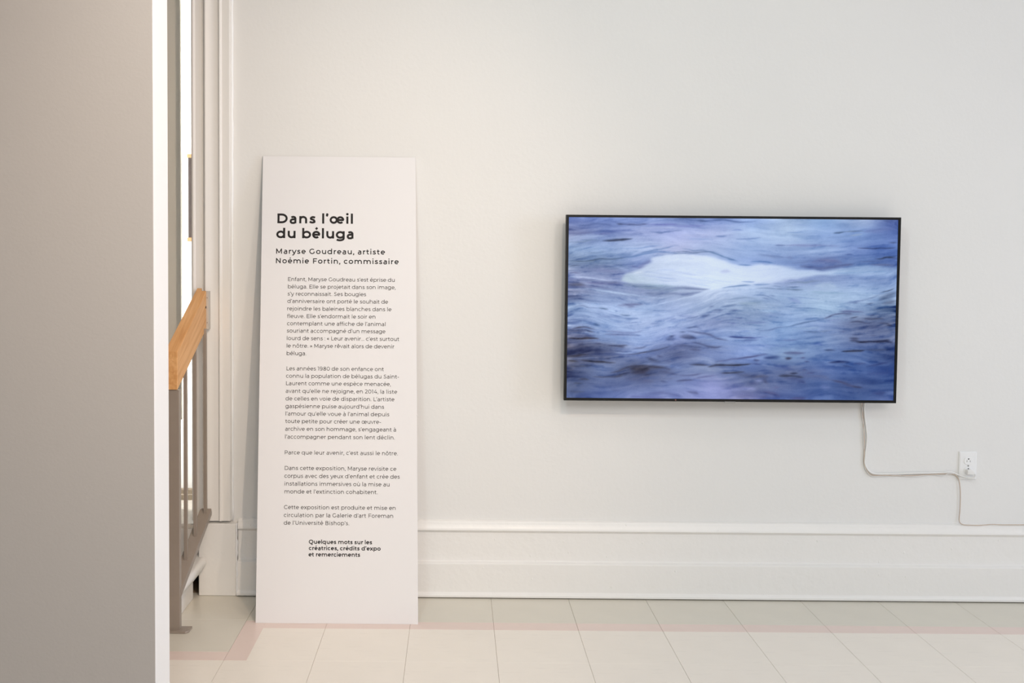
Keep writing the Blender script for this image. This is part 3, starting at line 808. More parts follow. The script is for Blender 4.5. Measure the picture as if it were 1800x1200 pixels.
# the pale animal under the surface
def polymask(poly):
    m_ = np.zeros((NZ, NX), bool); n = len(poly)
    for i in range(n):
        x1_, y1_ = poly[i]; x2_, y2_ = poly[(i + 1) % n]
        if y1_ == y2_: continue
        c_ = ((y1_ > yy) != (y2_ > yy)) & (xx < (x2_ - x1_) * (yy - y1_) / (y2_ - y1_) + x1_)
        m_ ^= c_
    return m_.astype(float)
wh = [(1094, 487), (1103, 478.5), (1121, 473), (1138, 463.5), (1150, 452.5), (1168, 447), (1190, 445.5), (1213, 446.6), (1247, 450), (1267, 455.5), (1280, 461), (1291, 463.5),
      (1313, 467), (1335, 463), (1358, 464.5), (1380, 468), (1402, 472), (1447, 475), (1491, 470), (1519, 465.5), (1547, 466.7), (1580, 470), (1580, 484), (1500, 482), (1435, 483),
      (1402, 490), (1378, 491.5), (1352, 497), (1313, 498), (1285, 502.5), (1266, 506.5), (1242, 507.5), (1213, 503), (1180, 501), (1150, 500.5), (1125, 499), (1105, 497), (1094, 492)]
mk = blur(polymask([topx(*p) for p in wh]), 2)
wc = resize([[(184, 198, 228), (206, 220, 243), (208, 221, 244), (204, 218, 243), (190, 210, 238), (172, 198, 232), (160, 186, 224)],
             [(182, 204, 218), (196, 212, 240), (202, 218, 243), (202, 217, 243), (190, 208, 236), (174, 200, 232), (164, 190, 224)]], NZ, NX)
# stretch colours along the body
s_ = np.clip((xx / NX * 580 + 997 - 1094) / (1580 - 1094), 0, 1) * (NX - 1)
wcol = wc[(yy * 0 + np.clip((yy / NZ * 318 + 381 - 446) / 55, 0, 1) * (NZ - 1)).astype(int), s_.astype(int)]
fade = np.clip(1.15 - 0.55 * np.clip((xx / NX * 580 + 997 - 1400) / 180, 0, 1), 0, 1)
al = (mk * 0.90 * fade)[..., None]
img = img * (1 - al) + (wcol + det[..., None] * 0.42) * al

STROKES = [
 # upper left
 ('A', [(620, 475), (760, 462), (960, 456), (1090, 446)], 15, (34, 50, 84), 1.0), ('A', [(270, 455), (420, 468), (600, 474)], 14, (104, 130, 170), .7), ('A', [(80, 492), (250, 488), (400, 472)], 7, (110, 132, 165), .7),
 ('A', [(820, 200), (960, 214), (1120, 218), (1330, 208)], 11, (72, 84, 132), .85), ('A', [(840, 208), (930, 212)], 11, (50, 62, 100), .7), ('A', [(240, 225), (340, 232), (470, 212), (700, 222), (760, 232)], 16, (80, 102, 160), .7),
 ('A', [(1300, 212), (1560, 220), (1800, 212)], 16, (112, 118, 190), .6), ('A', [(460, 352), (700, 328), (950, 306), (1150, 316)], 16, (98, 118, 182), .8), ('A', [(90, 350), (300, 350), (470, 345)], 9, (120, 122, 168), .6),
 ('A', [(500, 375), (650, 360), (760, 350)], 16, (112, 120, 178), .6), ('A', [(1330, 322), (1440, 338), (1540, 345), (1600, 330), (1800, 312)], 13, (92, 116, 172), .8), ('A', [(1000, 170), (1150, 185), (1300, 150)], 12, (100, 125, 192), .6),
 ('A', [(500, 118), (800, 108), (1300, 125), (1790, 122)], 9, (176, 192, 238), .6), ('A', [(650, 150), (820, 182), (1000, 190)], 14, (88, 112, 172), .55), ('A', [(1200, 262), (1500, 268), (1780, 265)], 14, (182, 192, 232), .7),
 ('A', [(90, 420), (400, 402), (700, 405)], 22, (158, 180, 222), .5), ('A', [(80, 575), (200, 572), (330, 545)], 9, (104, 130, 172), .6), ('A', [(80, 600), (350, 600), (600, 640)], 14, (146, 174, 215), .5),
 ('A', [(330, 655), (480, 664), (640, 655)], 7, (100, 126, 168), .6), ('A', [(900, 595), (1200, 592), (1400, 560), (1550, 542)], 8, (104, 138, 198), .6),
 ('A', [(80, 750), (300, 762), (560, 760), (900, 745), (1150, 700), (1330, 650), (1560, 600), (1680, 560), (1800, 545)], 13, (92, 124, 178), .75),
 ('A', [(80, 792), (280, 796), (470, 780), (620, 758), (800, 755), (1000, 745)], 9, (70, 92, 120), .8), ('A', [(400, 700), (600, 690), (800, 700), (1000, 690), (1200, 630)], 10, (112, 144, 192), .6),
 ('A', [(80, 880), (170, 862), (260, 862)], 8, (74, 92, 130), .8), ('A', [(90, 820), (300, 830), (500, 800)], 9, (96, 120, 160), .6), ('A', [(1050, 740), (1250, 690), (1440, 655), (1600, 655), (1790, 668)], 11, (94, 128, 186), .8),
 ('A', [(620, 830), (760, 825), (880, 858), (1000, 900), (1100, 940)], 9, (98, 128, 176), .75), ('A', [(850, 855), (960, 852)], 6, (70, 96, 140), .8), ('A', [(650, 845), (860, 890), (1020, 950)], 9, (160, 185, 228), .6),
 ('A', [(300, 930), (600, 930), (800, 960), (950, 990)], 46, (124, 136, 184), .7), ('A', [(80, 1000), (180, 985), (300, 982)], 7, (102, 108, 150), .7), ('A', [(1180, 900), (1270, 850), (1360, 790)], 30, (112, 118, 172), .85),
 ('A', [(1080, 872), (1170, 888)], 11, (92, 98, 150), .8), ('A', [(1000, 780), (1200, 760), (1300, 740)], 24, (138, 158, 208), .6),
 ('A', [(80, 1042), (300, 1040), (500, 1060)], 8, (170, 188, 224), .6),
 # top centre
 ('B', [(20, 145), (200, 132), (420, 155), (560, 158), (780, 142), (960, 168), (1080, 180), (1240, 172), (1340, 162)], 15, (82, 108, 164), .85), ('B', [(380, 150), (540, 155)], 12, (54, 78, 124), .7), ('B', [(680, 160), (820, 145)], 9, (70, 98, 150), .6),
 ('B', [(0, 235), (200, 240), (420, 235), (560, 240)], 14, (112, 120, 190), .6), ('B', [(20, 318), (160, 312)], 12, (116, 134, 182), .6), ('B', [(960, 312), (1060, 300), (1140, 308)], 10, (112, 136, 200), .7), ('B', [(780, 318), (900, 305)], 8, (122, 142, 196), .5),
 ('B', [(680, 402), (770, 404), (860, 406)], 9, (98, 126, 182), .85), ('B', [(200, 445), (420, 448), (700, 450)], 8, (120, 148, 204), .6), ('B', [(1020, 450), (1180, 445), (1400, 432)], 12, (110, 136, 190), .6), ('B', [(1640, 545), (1800, 548)], 14, (104, 122, 172), .7),
 ('B', [(640, 250), (900, 235), (1100, 215)], 20, (172, 188, 236), .5), ('B', [(100, 390), (400, 375), (600, 400)], 18, (176, 186, 226), .5), ('B', [(100, 500), (350, 500)], 20, (172, 184, 226), .6),
 ('B', [(10, 655), (200, 640), (340, 650), (480, 640), (560, 640), (680, 652)], 9, (66, 92, 132), .85), ('B', [(100, 598), (240, 606), (340, 622), (470, 612), (580, 640), (700, 680), (880, 740), (1000, 770), (1100, 790)], 9, (74, 108, 156), .85),
 ('B', [(0, 680), (200, 668), (400, 668)], 8, (82, 110, 156), .8), ('B', [(600, 620), (760, 690), (900, 755), (1010, 780)], 6, (110, 142, 190), .7), ('B', [(880, 762), (960, 768), (1040, 780)], 8, (70, 108, 166), .8),
 ('B', [(1060, 850), (1180, 858), (1260, 855)], 7, (84, 122, 180), .9), ('B', [(1290, 800), (1400, 797), (1500, 805), (1620, 822)], 9, (70, 112, 174), .95), ('B', [(1060, 815), (1160, 812), (1250, 830)], 9, (170, 195, 235), .7),
 ('B', [(1400, 690), (1560, 720), (1700, 735), (1800, 740)], 24, (110, 130, 178), .75), ('B', [(1290, 632), (1400, 628), (1600, 645)], 8, (104, 132, 188), .6), ('B', [(800, 600), (1000, 612), (1200, 640)], 8, (118, 144, 196), .5),
 # top right
 ('C', [(10, 345), (190, 348), (330, 335)], 8, (106, 140, 196), .8), ('C', [(700, 348), (820, 340), (940, 328)], 10, (76, 100, 138), .95), ('C', [(930, 330), (1080, 326), (1240, 320)], 10, (102, 122, 152), .75), ('C', [(400, 360), (560, 358), (700, 350)], 7, (130, 160, 208), .6),
 ('C', [(0, 545), (200, 545), (420, 550), (620, 545), (820, 556)], 18, (126, 138, 188), .75), ('C', [(640, 425), (900, 405), (1180, 385)], 18, (122, 150, 200), .6), ('C', [(1000, 400), (1200, 375)], 11, (158, 178, 204), .6),
 ('C', [(1170, 590), (1290, 592), (1450, 594), (1640, 588), (1770, 582)], 8, (58, 72, 114), .95), ('C', [(1620, 500), (1770, 495)], 8, (70, 84, 120), .7), ('C', [(1440, 770), (1530, 764), (1620, 742), (1700, 745), (1770, 748)], 12, (56, 64, 82), .95),
 ('C', [(1600, 745), (1690, 732), (1770, 718)], 7, (52, 66, 96), .8), ('C', [(1180, 815), (1400, 805), (1560, 800)], 7, (84, 100, 146), .7), ('C', [(1350, 845), (1560, 855), (1770, 868)], 18, (102, 116, 160), .8),
 ('C', [(240, 870), (420, 880), (560, 905), (720, 890), (960, 862), (1080, 850)], 30, (98, 112, 160), .95), ('C', [(420, 820), (600, 780), (760, 790), (900, 820)], 40, (112, 122, 172), .85), ('C', [(10, 830), (240, 820), (440, 790)], 13, (108, 128, 178), .7), ('C', [(0, 745), (120, 740)], 22, (110, 128, 178), .6),
 ('C', [(540, 760), (660, 745), (860, 738), (1080, 740)], 9, (96, 118, 172), .7), ('C', [(960, 690), (1010, 684), (1060, 690)], 9, (84, 104, 158), .7), ('C', [(1250, 330), (1550, 300), (1770, 250)], 30, (100, 118, 178), .6),
 ('C', [(830, 960), (1000, 925), (1180, 905)], 7, (122, 156, 200), .7), ('C', [(780, 985), (1000, 985), (1300, 965), (1760, 960)], 8, (120, 154, 204), .7), ('C', [(1520, 160), (1770, 170)], 9, (56, 76, 130), .7),
 ('C', [(60, 205), (260, 220), (420, 240)], 14, (132, 158, 208), .5), ('C', [(100, 290), (400, 300), (700, 320)], 12, (176, 202, 238), .5), ('C', [(80, 590), (400, 600), (600, 595)], 9, (160, 190, 232), .6),
 # left middle
 ('D', [(80, 100), (240, 105), (500, 96)], 9, (96, 110, 150), .7), ('D', [(80, 165), (230, 175), (340, 195)], 38, (92, 98, 132), .8), ('D', [(360, 140), (600, 150), (900, 160)], 30, (118, 126, 174), .8), ('D', [(100, 205), (500, 210), (830, 255)], 16, (116, 126, 172), .7),
 ('D', [(80, 55), (300, 58), (600, 95), (930, 108)], 10, (172, 188, 224), .75), ('D', [(640, 132), (920, 140)], 8, (96, 108, 152), .8), ('D', [(80, 236), (380, 245), (640, 280), (1000, 320), (1300, 362), (1640, 395)], 15, (176, 198, 232), .75),
 ('D', [(930, 170), (1200, 200), (1500, 232), (1800, 255)], 38, (122, 144, 174), .85), ('D', [(1250, 170), (1500, 185), (1790, 205)], 16, (140, 168, 190), .7), ('D', [(1300, 310), (1550, 320), (1790, 310)], 26, (122, 138, 178), .85), ('D', [(1400, 345), (1600, 375)], 13, (130, 146, 186), .6),
 ('D', [(80, 285), (180, 290), (260, 300)], 7, (104, 120, 152), .7), ('D', [(370, 335), (460, 345)], 6, (110, 130, 168), .7), ('D', [(380, 375), (500, 372)], 6, (110, 128, 170), .6), ('D', [(880, 410), (1000, 425)], 8, (116, 134, 186), .8),
 ('D', [(880, 510), (1000, 500), (1120, 492), (1250, 480)], 24, (108, 118, 164), .95), ('D', [(1000, 530), (1130, 528)], 14, (112, 122, 168), .8), ('D', [(180, 528), (300, 510), (420, 540), (560, 545)], 8, (100, 116, 160), .8), ('D', [(560, 545), (630, 556), (690, 570)], 9, (60, 84, 118), .95),
 ('D', [(690, 572), (800, 598), (900, 632)], 7, (176, 204, 238), .8), ('D', [(800, 588), (850, 596)], 9, (96, 124, 182), .8), ('D', [(890, 640), (960, 655), (1060, 658)], 7, (70, 96, 140), .9), ('D', [(930, 700), (1060, 712), (1200, 705)], 10, (98, 124, 178), .85), ('D', [(980, 672), (1090, 680)], 6, (180, 205, 240), .7),
 ('D', [(500, 700), (700, 680), (900, 690)], 20, (128, 148, 196), .6), ('D', [(980, 775), (1180, 768)], 7, (120, 140, 190), .7), ('D', [(1480, 745), (1640, 715), (1790, 655)], 9, (118, 140, 198), .75), ('D', [(1400, 800), (1520, 780)], 8, (104, 122, 178), .7), ('D', [(1640, 770), (1790, 710)], 9, (112, 136, 196), .7),
 ('D', [(300, 470), (500, 490), (700, 500)], 8, (160, 186, 228), .6), ('D', [(1350, 530), (1600, 470), (1800, 420)], 13, (178, 198, 236), .7), ('D', [(280, 770), (400, 760)], 12, (172, 198, 234), .7), ('D', [(90, 810), (160, 800)], 10, (172, 198, 234), .8), ('D', [(480, 805), (580, 815)], 15, (84, 112, 152), .8),
 ('D', [(80, 895), (160, 860), (260, 850), (380, 858), (500, 890)], 12, (64, 62, 88), .95), ('D', [(200, 850), (260, 856)], 7, (44, 42, 58), .8), ('D', [(300, 885), (420, 915), (500, 928)], 9, (78, 80, 106), .85), ('D', [(90, 900), (220, 900), (340, 920)], 26, (84, 88, 122), .8),
 ('D', [(110, 1018), (260, 1022), (400, 1018), (580, 1028)], 12, (62, 58, 74), .9), ('D', [(80, 975), (300, 980), (500, 990)], 24, (98, 108, 152), .6), ('D', [(620, 900), (800, 918), (1000, 935), (1280, 905)], 13, (122, 134, 184), .7), ('D', [(680, 955), (860, 965), (1240, 970)], 16, (110, 122, 170), .7),
 ('D', [(1680, 960), (1740, 955)], 16, (170, 198, 238), .7), ('D', [(1640, 1040), (1720, 1000), (1800, 975)], 20, (76, 92, 138), .9), ('D', [(80, 700), (200, 690), (340, 720)], 14, (150, 172, 214), .5),
 # centre
 ('E', [(0, 230), (200, 230), (400, 240), (600, 250)], 24, (122, 138, 178), .95), ('E', [(20, 320), (200, 330), (360, 325), (500, 290)], 26, (118, 134, 178), .9), ('E', [(0, 440), (250, 380), (480, 330), (640, 275), (800, 235)], 9, (192, 210, 240), .9),
 ('E', [(800, 230), (960, 205), (1130, 188), (1260, 185)], 11, (110, 140, 186), .9), ('E', [(1130, 125), (1240, 128), (1320, 132)], 7, (104, 136, 192), .9), ('E', [(1300, 175), (1440, 172), (1560, 165)], 12, (124, 152, 200), .9), ('E', [(1600, 165), (1790, 135)], 11, (130, 152, 196), .6),
 ('E', [(1340, 232), (1500, 230), (1640, 238), (1800, 250)], 8, (96, 120, 160), .85), ('E', [(1680, 238), (1790, 248)], 7, (66, 86, 116), .8), ('E', [(1600, 190), (1790, 208)], 6, (110, 134, 174), .8),
 ('E', [(860, 410), (1040, 395), (1180, 378), (1340, 400)], 20, (128, 150, 184), .8), ('E', [(1300, 350), (1480, 350), (1620, 395), (1800, 495)], 8, (118, 140, 184), .85), ('E', [(1440, 380), (1560, 398)], 7, (100, 118, 164), .85), ('E', [(1560, 345), (1700, 362)], 7, (118, 140, 186), .8), ('E', [(1420, 308), (1460, 312)], 9, (104, 134, 196), .7),
 ('E', [(1100, 480), (1250, 470), (1450, 440)], 40, (140, 164, 192), .7), ('E', [(790, 520), (900, 512), (1050, 492)], 15, (100, 124, 170), .9), ('E', [(900, 460), (1050, 440)], 11, (128, 150, 190), .7), ('E', [(600, 532), (690, 512)], 8, (88, 104, 152), .9),
 ('E', [(660, 575), (740, 578), (810, 584)], 10, (84, 98, 148), .9), ('E', [(590, 620), (720, 615), (800, 600)], 10, (104, 120, 172), .8), ('E', [(920, 580), (1090, 570)], 10, (96, 114, 166), .85), ('E', [(860, 632), (960, 650)], 10, (98, 120, 174), .8), ('E', [(480, 668), (560, 668), (620, 650)], 12, (84, 100, 148), .9), ('E', [(660, 625), (790, 640)], 7, (186, 206, 240), .8),
 ('E', [(240, 705), (360, 690), (460, 665)], 9, (90, 108, 160), .85), ('E', [(100, 650), (260, 672), (400, 660)], 10, (112, 132, 190), .7), ('E', [(0, 720), (100, 705)], 8, (104, 124, 184), .7), ('E', [(0, 760), (150, 730), (300, 740)], 9, (112, 136, 196), .7), ('E', [(40, 820), (150, 790)], 9, (118, 138, 196), .6),
 ('E', [(680, 720), (780, 730)], 9, (108, 134, 192), .8), ('E', [(1040, 700), (1140, 708)], 9, (108, 118, 170), .8), ('E', [(860, 765), (1060, 790)], 8, (110, 126, 182), .7), ('E', [(1180, 770), (1350, 772), (1540, 765)], 14, (118, 134, 188), .75), ('E', [(1440, 650), (1700, 660)], 12, (130, 152, 204), .6), ('E', [(1400, 590), (1700, 600)], 18, (152, 184, 224), .5),
 ('E', [(260, 862), (360, 845), (460, 852)], 9, (82, 96, 140), .9), ('E', [(180, 930), (245, 930)], 10, (52, 68, 104), .95), ('E', [(260, 905), (350, 918), (460, 935), (600, 970), (720, 1010), (900, 1060)], 18, (92, 104, 148), .85), ('E', [(180, 985), (300, 990), (420, 1030)], 26, (80, 88, 124), .85), ('E', [(0, 1000), (60, 990)], 22, (82, 92, 138), .9), ('E', [(0, 950), (60, 960)], 15, (172, 196, 236), .7),
 ('E', [(380, 790), (430, 830), (520, 900), (680, 950)], 14, (118, 136, 188), .6), ('E', [(860, 990), (1100, 1008), (1300, 1018), (1400, 1010), (1560, 985)], 13, (100, 118, 180), .85), ('E', [(1180, 1018), (1380, 1016)], 9, (76, 96, 164), .8), ('E', [(1400, 905), (1600, 890), (1740, 860), (1800, 845)], 11, (100, 118, 166), .85), ('E', [(1060, 905), (1250, 912)], 12, (126, 152, 212), .6), ('E', [(1120, 1060), (1400, 1050)], 18, (84, 104, 162), .7),
 # right middle
 ('F', [(0, 130), (120, 110), (220, 118)], 12, (130, 148, 196), .85), ('F', [(0, 150), (180, 140), (330, 140), (440, 120), (560, 120)], 13, (122, 142, 168), .8), ('F', [(0, 208), (120, 212), (220, 214)], 6, (80, 100, 136), .9), ('F', [(0, 252), (140, 258), (300, 266)], 8, (84, 104, 130), .85), ('F', [(500, 190), (700, 180), (820, 220)], 50, (172, 194, 224), .7),
 ('F', [(420, 290), (700, 300), (1000, 318)], 14, (146, 176, 206), .7), ('F', [(1140, 75), (1400, 90), (1700, 95)], 30, (136, 158, 202), .7), ('F', [(120, 370), (350, 385), (560, 410)], 8, (124, 150, 198), .7), ('F', [(60, 400), (160, 430), (260, 470)], 34, (130, 148, 202), .6),
 ('F', [(0, 505), (160, 540), (400, 555), (600, 562)], 9, (106, 134, 184), .8), ('F', [(1540, 300), (1660, 270), (1740, 235)], 8, (74, 88, 116), .9), ('F', [(1220, 430), (1400, 380), (1560, 330)], 8, (104, 122, 164), .75), ('F', [(1500, 420), (1640, 360), (1770, 310)], 42, (100, 118, 152), .85), ('F', [(1560, 470), (1770, 430)], 30, (88, 104, 138), .8),
 ('F', [(1310, 490), (1400, 475)], 7, (70, 80, 118), .9), ('F', [(1110, 470), (1200, 460)], 6, (92, 104, 146), .8), ('F', [(960, 470), (1200, 440), (1300, 410)], 14, (122, 138, 182), .7), ('F', [(640, 715), (740, 680), (860, 640), (960, 630), (1080, 640)], 13, (84, 88, 126), .95), ('F', [(860, 600), (1060, 600), (1250, 610)], 22, (104, 114, 158), .8), ('F', [(960, 650), (1100, 655)], 22, (92, 102, 142), .75),
 ('F', [(1080, 715), (1140, 705), (1170, 692)], 8, (62, 66, 92), .9), ('F', [(700, 745), (800, 735), (900, 722)], 6, (150, 158, 206), .8), ('F', [(1300, 715), (1400, 722), (1540, 708), (1600, 715)], 13, (76, 84, 112), .9), ('F', [(1100, 775), (1200, 762), (1330, 790), (1420, 775)], 12, (72, 78, 110), .9), ('F', [(1500, 780), (1620, 785), (1740, 830)], 13, (66, 74, 104), .9), ('F', [(1640, 820), (1760, 832)], 14, (52, 60, 90), .9),
 ('F', [(1360, 665), (1470, 660)], 8, (86, 98, 140), .8), ('F', [(0, 850), (80, 840), (200, 800), (330, 775), (480, 750), (620, 720)], 10, (92, 116, 160), .85), ('F', [(120, 870), (400, 850), (600, 850)], 24, (144, 170, 206), .6), ('F', [(330, 918), (450, 918), (560, 912)], 10, (88, 108, 146), .85), ('F', [(560, 915), (780, 905)], 13, (130, 146, 178), .7), ('F', [(900, 915), (1000, 905)], 10, (98, 112, 156), .8),
 ('F', [(1090, 965), (1180, 970), (1300, 960)], 9, (86, 98, 140), .8), ('F', [(1380, 985), (1470, 975)], 9, (88, 94, 134), .8), ('F', [(1200, 860), (1400, 840), (1600, 860)], 34, (96, 110, 158), .7), ('F', [(1280, 915), (1500, 915)], 12, (86, 102, 152), .7), ('F', [(720, 960), (900, 970)], 14, (128, 146, 186), .6), ('F', [(0, 1045), (200, 1040)], 12, (116, 128, 180), .7), ('F', [(1050, 1060), (1200, 1060)], 18, (76, 86, 118), .8), ('F', [(1500, 1060), (1700, 1050)], 16, (72, 80, 112), .8),
 # bottom left
 ('G', [(60, 20), (180, 22), (260, 14), (390, 24)], 9, (66, 60, 76), .85), ('G', [(50, 60), (60, 120)], 14, (62, 62, 80), .7), ('G', [(150, 55), (190, 85), (220, 60)], 22, (84, 92, 128), .8), ('G', [(340, 70), (420, 80)], 7, (92, 100, 140), .8), ('G', [(360, 62), (430, 60)], 5, (156, 178, 224), .8), ('G', [(100, 120), (200, 110), (300, 120)], 12, (92, 102, 142), .7),
 ('G', [(50, 212), (150, 208), (200, 198), (280, 196)], 13, (54, 54, 72), .95), ('G', [(60, 236), (250, 232), (400, 220)], 7, (146, 168, 214), .8), ('G', [(60, 258), (110, 262), (160, 266)], 10, (48, 48, 58), .95), ('G', [(200, 252), (270, 258), (340, 268), (420, 272), (540, 275)], 11, (56, 56, 70), .9), ('G', [(430, 240), (500, 240)], 7, (82, 88, 122), .8),
 ('G', [(50, 325), (130, 318), (220, 320), (320, 312)], 9, (68, 72, 90), .85), ('G', [(60, 355), (110, 350)], 14, (76, 80, 102), .7), ('G', [(490, 100), (600, 104), (700, 98)], 8, (70, 78, 112), .9), ('G', [(580, 118), (660, 118)], 8, (100, 112, 154), .7), ('G', [(560, 170), (680, 175), (760, 155)], 7, (156, 180, 228), .9),
 ('G', [(680, 190), (790, 182), (880, 168), (990, 148), (1080, 126), (1140, 98)], 8, (66, 72, 100), .95), ('G', [(760, 128), (840, 122), (900, 102)], 7, (88, 100, 144), .85), ('G', [(720, 150), (860, 150), (940, 130)], 6, (158, 182, 230), .8), ('G', [(1100, 40), (1150, 30), (1190, 20)], 16, (100, 116, 164), .8), ('G', [(1120, 90), (1150, 60)], 10, (150, 176, 224), .8),
 ('G', [(1160, 110), (1260, 100), (1350, 110), (1480, 115)], 18, (84, 94, 134), .85), ('G', [(1250, 10), (1400, 25)], 12, (78, 82, 112), .85), ('G', [(1380, 60), (1500, 90), (1620, 118), (1680, 110)], 12, (80, 90, 130), .85), ('G', [(1360, 140), (1480, 150)], 14, (90, 98, 140), .8), ('G', [(1500, 50), (1650, 90), (1790, 100)], 14, (138, 164, 220), .6),
 ('G', [(900, 225), (960, 248), (1030, 268)], 14, (76, 86, 122), .9), ('G', [(1010, 210), (1070, 215)], 9, (84, 92, 134), .8), ('G', [(1060, 255), (1140, 275)], 11, (92, 102, 146), .8), ('G', [(780, 265), (880, 252)], 7, (112, 124, 172), .7), ('G', [(1180, 215), (1340, 222)], 8, (98, 108, 156), .7),
 ('G', [(520, 390), (600, 375), (700, 330), (800, 316), (920, 325), (1040, 335), (1140, 360)], 13, (72, 74, 98), .9), ('G', [(730, 345), (830, 350), (930, 350)], 26, (58, 56, 72), .95), ('G', [(740, 385), (840, 380), (900, 415)], 26, (72, 74, 102), .85), ('G', [(330, 430), (540, 430), (640, 408), (720, 380)], 10, (78, 84, 114), .85), ('G', [(1000, 360), (1120, 385), (1220, 405)], 18, (92, 100, 142), .7),
 ('G', [(780, 296), (960, 296), (1180, 325), (1280, 345)], 10, (140, 164, 218), .7), ('G', [(640, 440), (800, 460), (960, 480)], 26, (100, 108, 150), .6), ('G', [(170, 455), (220, 452), (265, 455)], 9, (70, 76, 102), .85), ('G', [(130, 498), (210, 500)], 9, (76, 84, 112), .75), ('G', [(1040, 478), (1120, 485)], 9, (84, 96, 142), .85), ('G', [(1210, 475), (1300, 468), (1400, 465)], 10, (82, 86, 124), .9),
 ('G', [(1400, 450), (1520, 430), (1640, 415)], 8, (112, 120, 170), .8), ('G', [(1350, 300), (1430, 305), (1540, 312)], 12, (72, 78, 108), .9), ('G', [(1540, 330), (1650, 305), (1790, 308)], 12, (60, 64, 88), .95), ('G', [(1640, 270), (1790, 250)], 7, (98, 106, 150), .8), ('G', [(1680, 392), (1790, 388)], 11, (64, 68, 92), .9), ('G', [(1230, 420), (1400, 410), (1500, 390)], 9, (96, 104, 150), .7),
 ('G', [(1320, 590), (1400, 600), (1450, 612)], 11, (92, 100, 146), .8), ('G', [(520, 570), (600, 580)], 12, (94, 108, 156), .7), ('G', [(60, 580), (160, 590), (260, 585)], 12, (76, 90, 128), .7), ('G', [(1500, 520), (1650, 560), (1790, 600)], 40, (152, 160, 216), .6), ('G', [(900, 610), (1080, 600), (1250, 640)], 16, (106, 116, 168), .6), ('G', [(700, 640), (1100, 650)], 14, (104, 112, 172), .6),
 # bottom right
 ('H', [(0, 10), (180, 14), (300, 15)], 9, (72, 84, 140), .8), ('H', [(60, 80), (300, 98), (440, 100)], 8, (114, 138, 200), .6), ('H', [(560, 40), (680, 38), (780, 22)], 7, (104, 124, 176), .7), ('H', [(0, 245), (140, 235), (340, 205), (440, 185)], 10, (88, 96, 142), .85), ('H', [(0, 308), (120, 305), (240, 295)], 12, (58, 62, 84), .95), ('H', [(240, 292), (360, 300)], 7, (92, 100, 148), .7),
 ('H', [(0, 388), (100, 384), (200, 375)], 11, (66, 70, 92), .9), ('H', [(400, 230), (470, 225), (560, 220)], 22, (68, 88, 142), .9), ('H', [(270, 258), (340, 258)], 12, (76, 84, 124), .8), ('H', [(600, 180), (700, 178), (830, 180)], 14, (92, 98, 142), .8), ('H', [(620, 235), (690, 230)], 12, (72, 74, 104), .9), ('H', [(780, 230), (830, 225)], 8, (92, 98, 146), .8), ('H', [(820, 268), (880, 270)], 8, (96, 106, 152), .7),
 ('H', [(500, 320), (620, 330), (720, 350)], 22, (82, 104, 168), .7), ('H', [(680, 388), (750, 392)], 12, (46, 56, 84), .95), ('H', [(560, 420), (640, 418), (760, 430), (830, 440)], 15, (52, 60, 84), .95), ('H', [(620, 440), (760, 465), (860, 500)], 20, (78, 92, 144), .85), ('H', [(800, 352), (860, 358)], 8, (84, 94, 142), .8), ('H', [(120, 400), (300, 420), (440, 430)], 30, (96, 102, 134), .7), ('H', [(380, 440), (430, 500)], 22, (94, 100, 136), .7), ('H', [(240, 500), (340, 500)], 16, (104, 110, 156), .7),
 ('H', [(300, 465), (380, 475)], 14, (148, 158, 206), .7), ('H', [(1080, 278), (1200, 268), (1320, 275)], 11, (60, 72, 118), .95), ('H', [(1260, 310), (1340, 325)], 13, (66, 86, 140), .8), ('H', [(1360, 290), (1480, 288)], 9, (80, 92, 142), .7), ('H', [(1480, 325), (1620, 300), (1740, 268)], 11, (66, 82, 136), .75), ('H', [(1040, 150), (1140, 152)], 10, (74, 88, 126), .8), ('H', [(1200, 160), (1340, 158), (1460, 148)], 9, (62, 66, 88), .95),
 ('H', [(1460, 145), (1640, 140), (1760, 130)], 12, (76, 88, 124), .7), ('H', [(1360, 58), (1430, 64), (1560, 60), (1680, 58)], 10, (50, 52, 76), .95), ('H', [(1280, 20), (1400, 25)], 10, (68, 72, 98), .8), ('H', [(1560, 50), (1700, 55), (1770, 72)], 11, (52, 58, 88), .9), ('H', [(1290, 40), (1380, 40)], 9, (90, 96, 132), .7), ('H', [(1140, 465), (1240, 490), (1340, 525), (1460, 545)], 17, (82, 88, 128), .9), ('H', [(1350, 530), (1450, 542)], 10, (64, 68, 100), .8),
 ('H', [(780, 420), (1000, 430), (1130, 460)], 30, (106, 118, 162), .6), ('H', [(840, 390), (960, 385)], 8, (96, 100, 146), .7), ('H', [(400, 590), (500, 605), (580, 640)], 18, (98, 98, 142), .8), ('H', [(480, 535), (560, 545)], 12, (108, 114, 162), .7), ('H', [(700, 660), (850, 655)], 18, (84, 80, 128), .7), ('H', [(100, 640), (280, 640)], 14, (118, 124, 172), .7), ('H', [(380, 650), (440, 630)], 14, (100, 104, 150), .7),
 ('H', [(0, 560), (150, 540), (300, 560)], 36, (150, 158, 214), .6), ('H', [(1000, 530), (1130, 540)], 30, (122, 138, 192), .6), ('H', [(0, 130), (200, 120), (400, 110), (700, 90)], 14, (138, 160, 214), .5), ('H', [(900, 90), (960, 80), (1020, 95)], 16, (96, 122, 184), .7), ('H', [(1580, 610), (1700, 600)], 28, (66, 84, 140), .7), ('H', [(1500, 400), (1760, 380)], 30, (70, 88, 146), .5),
]
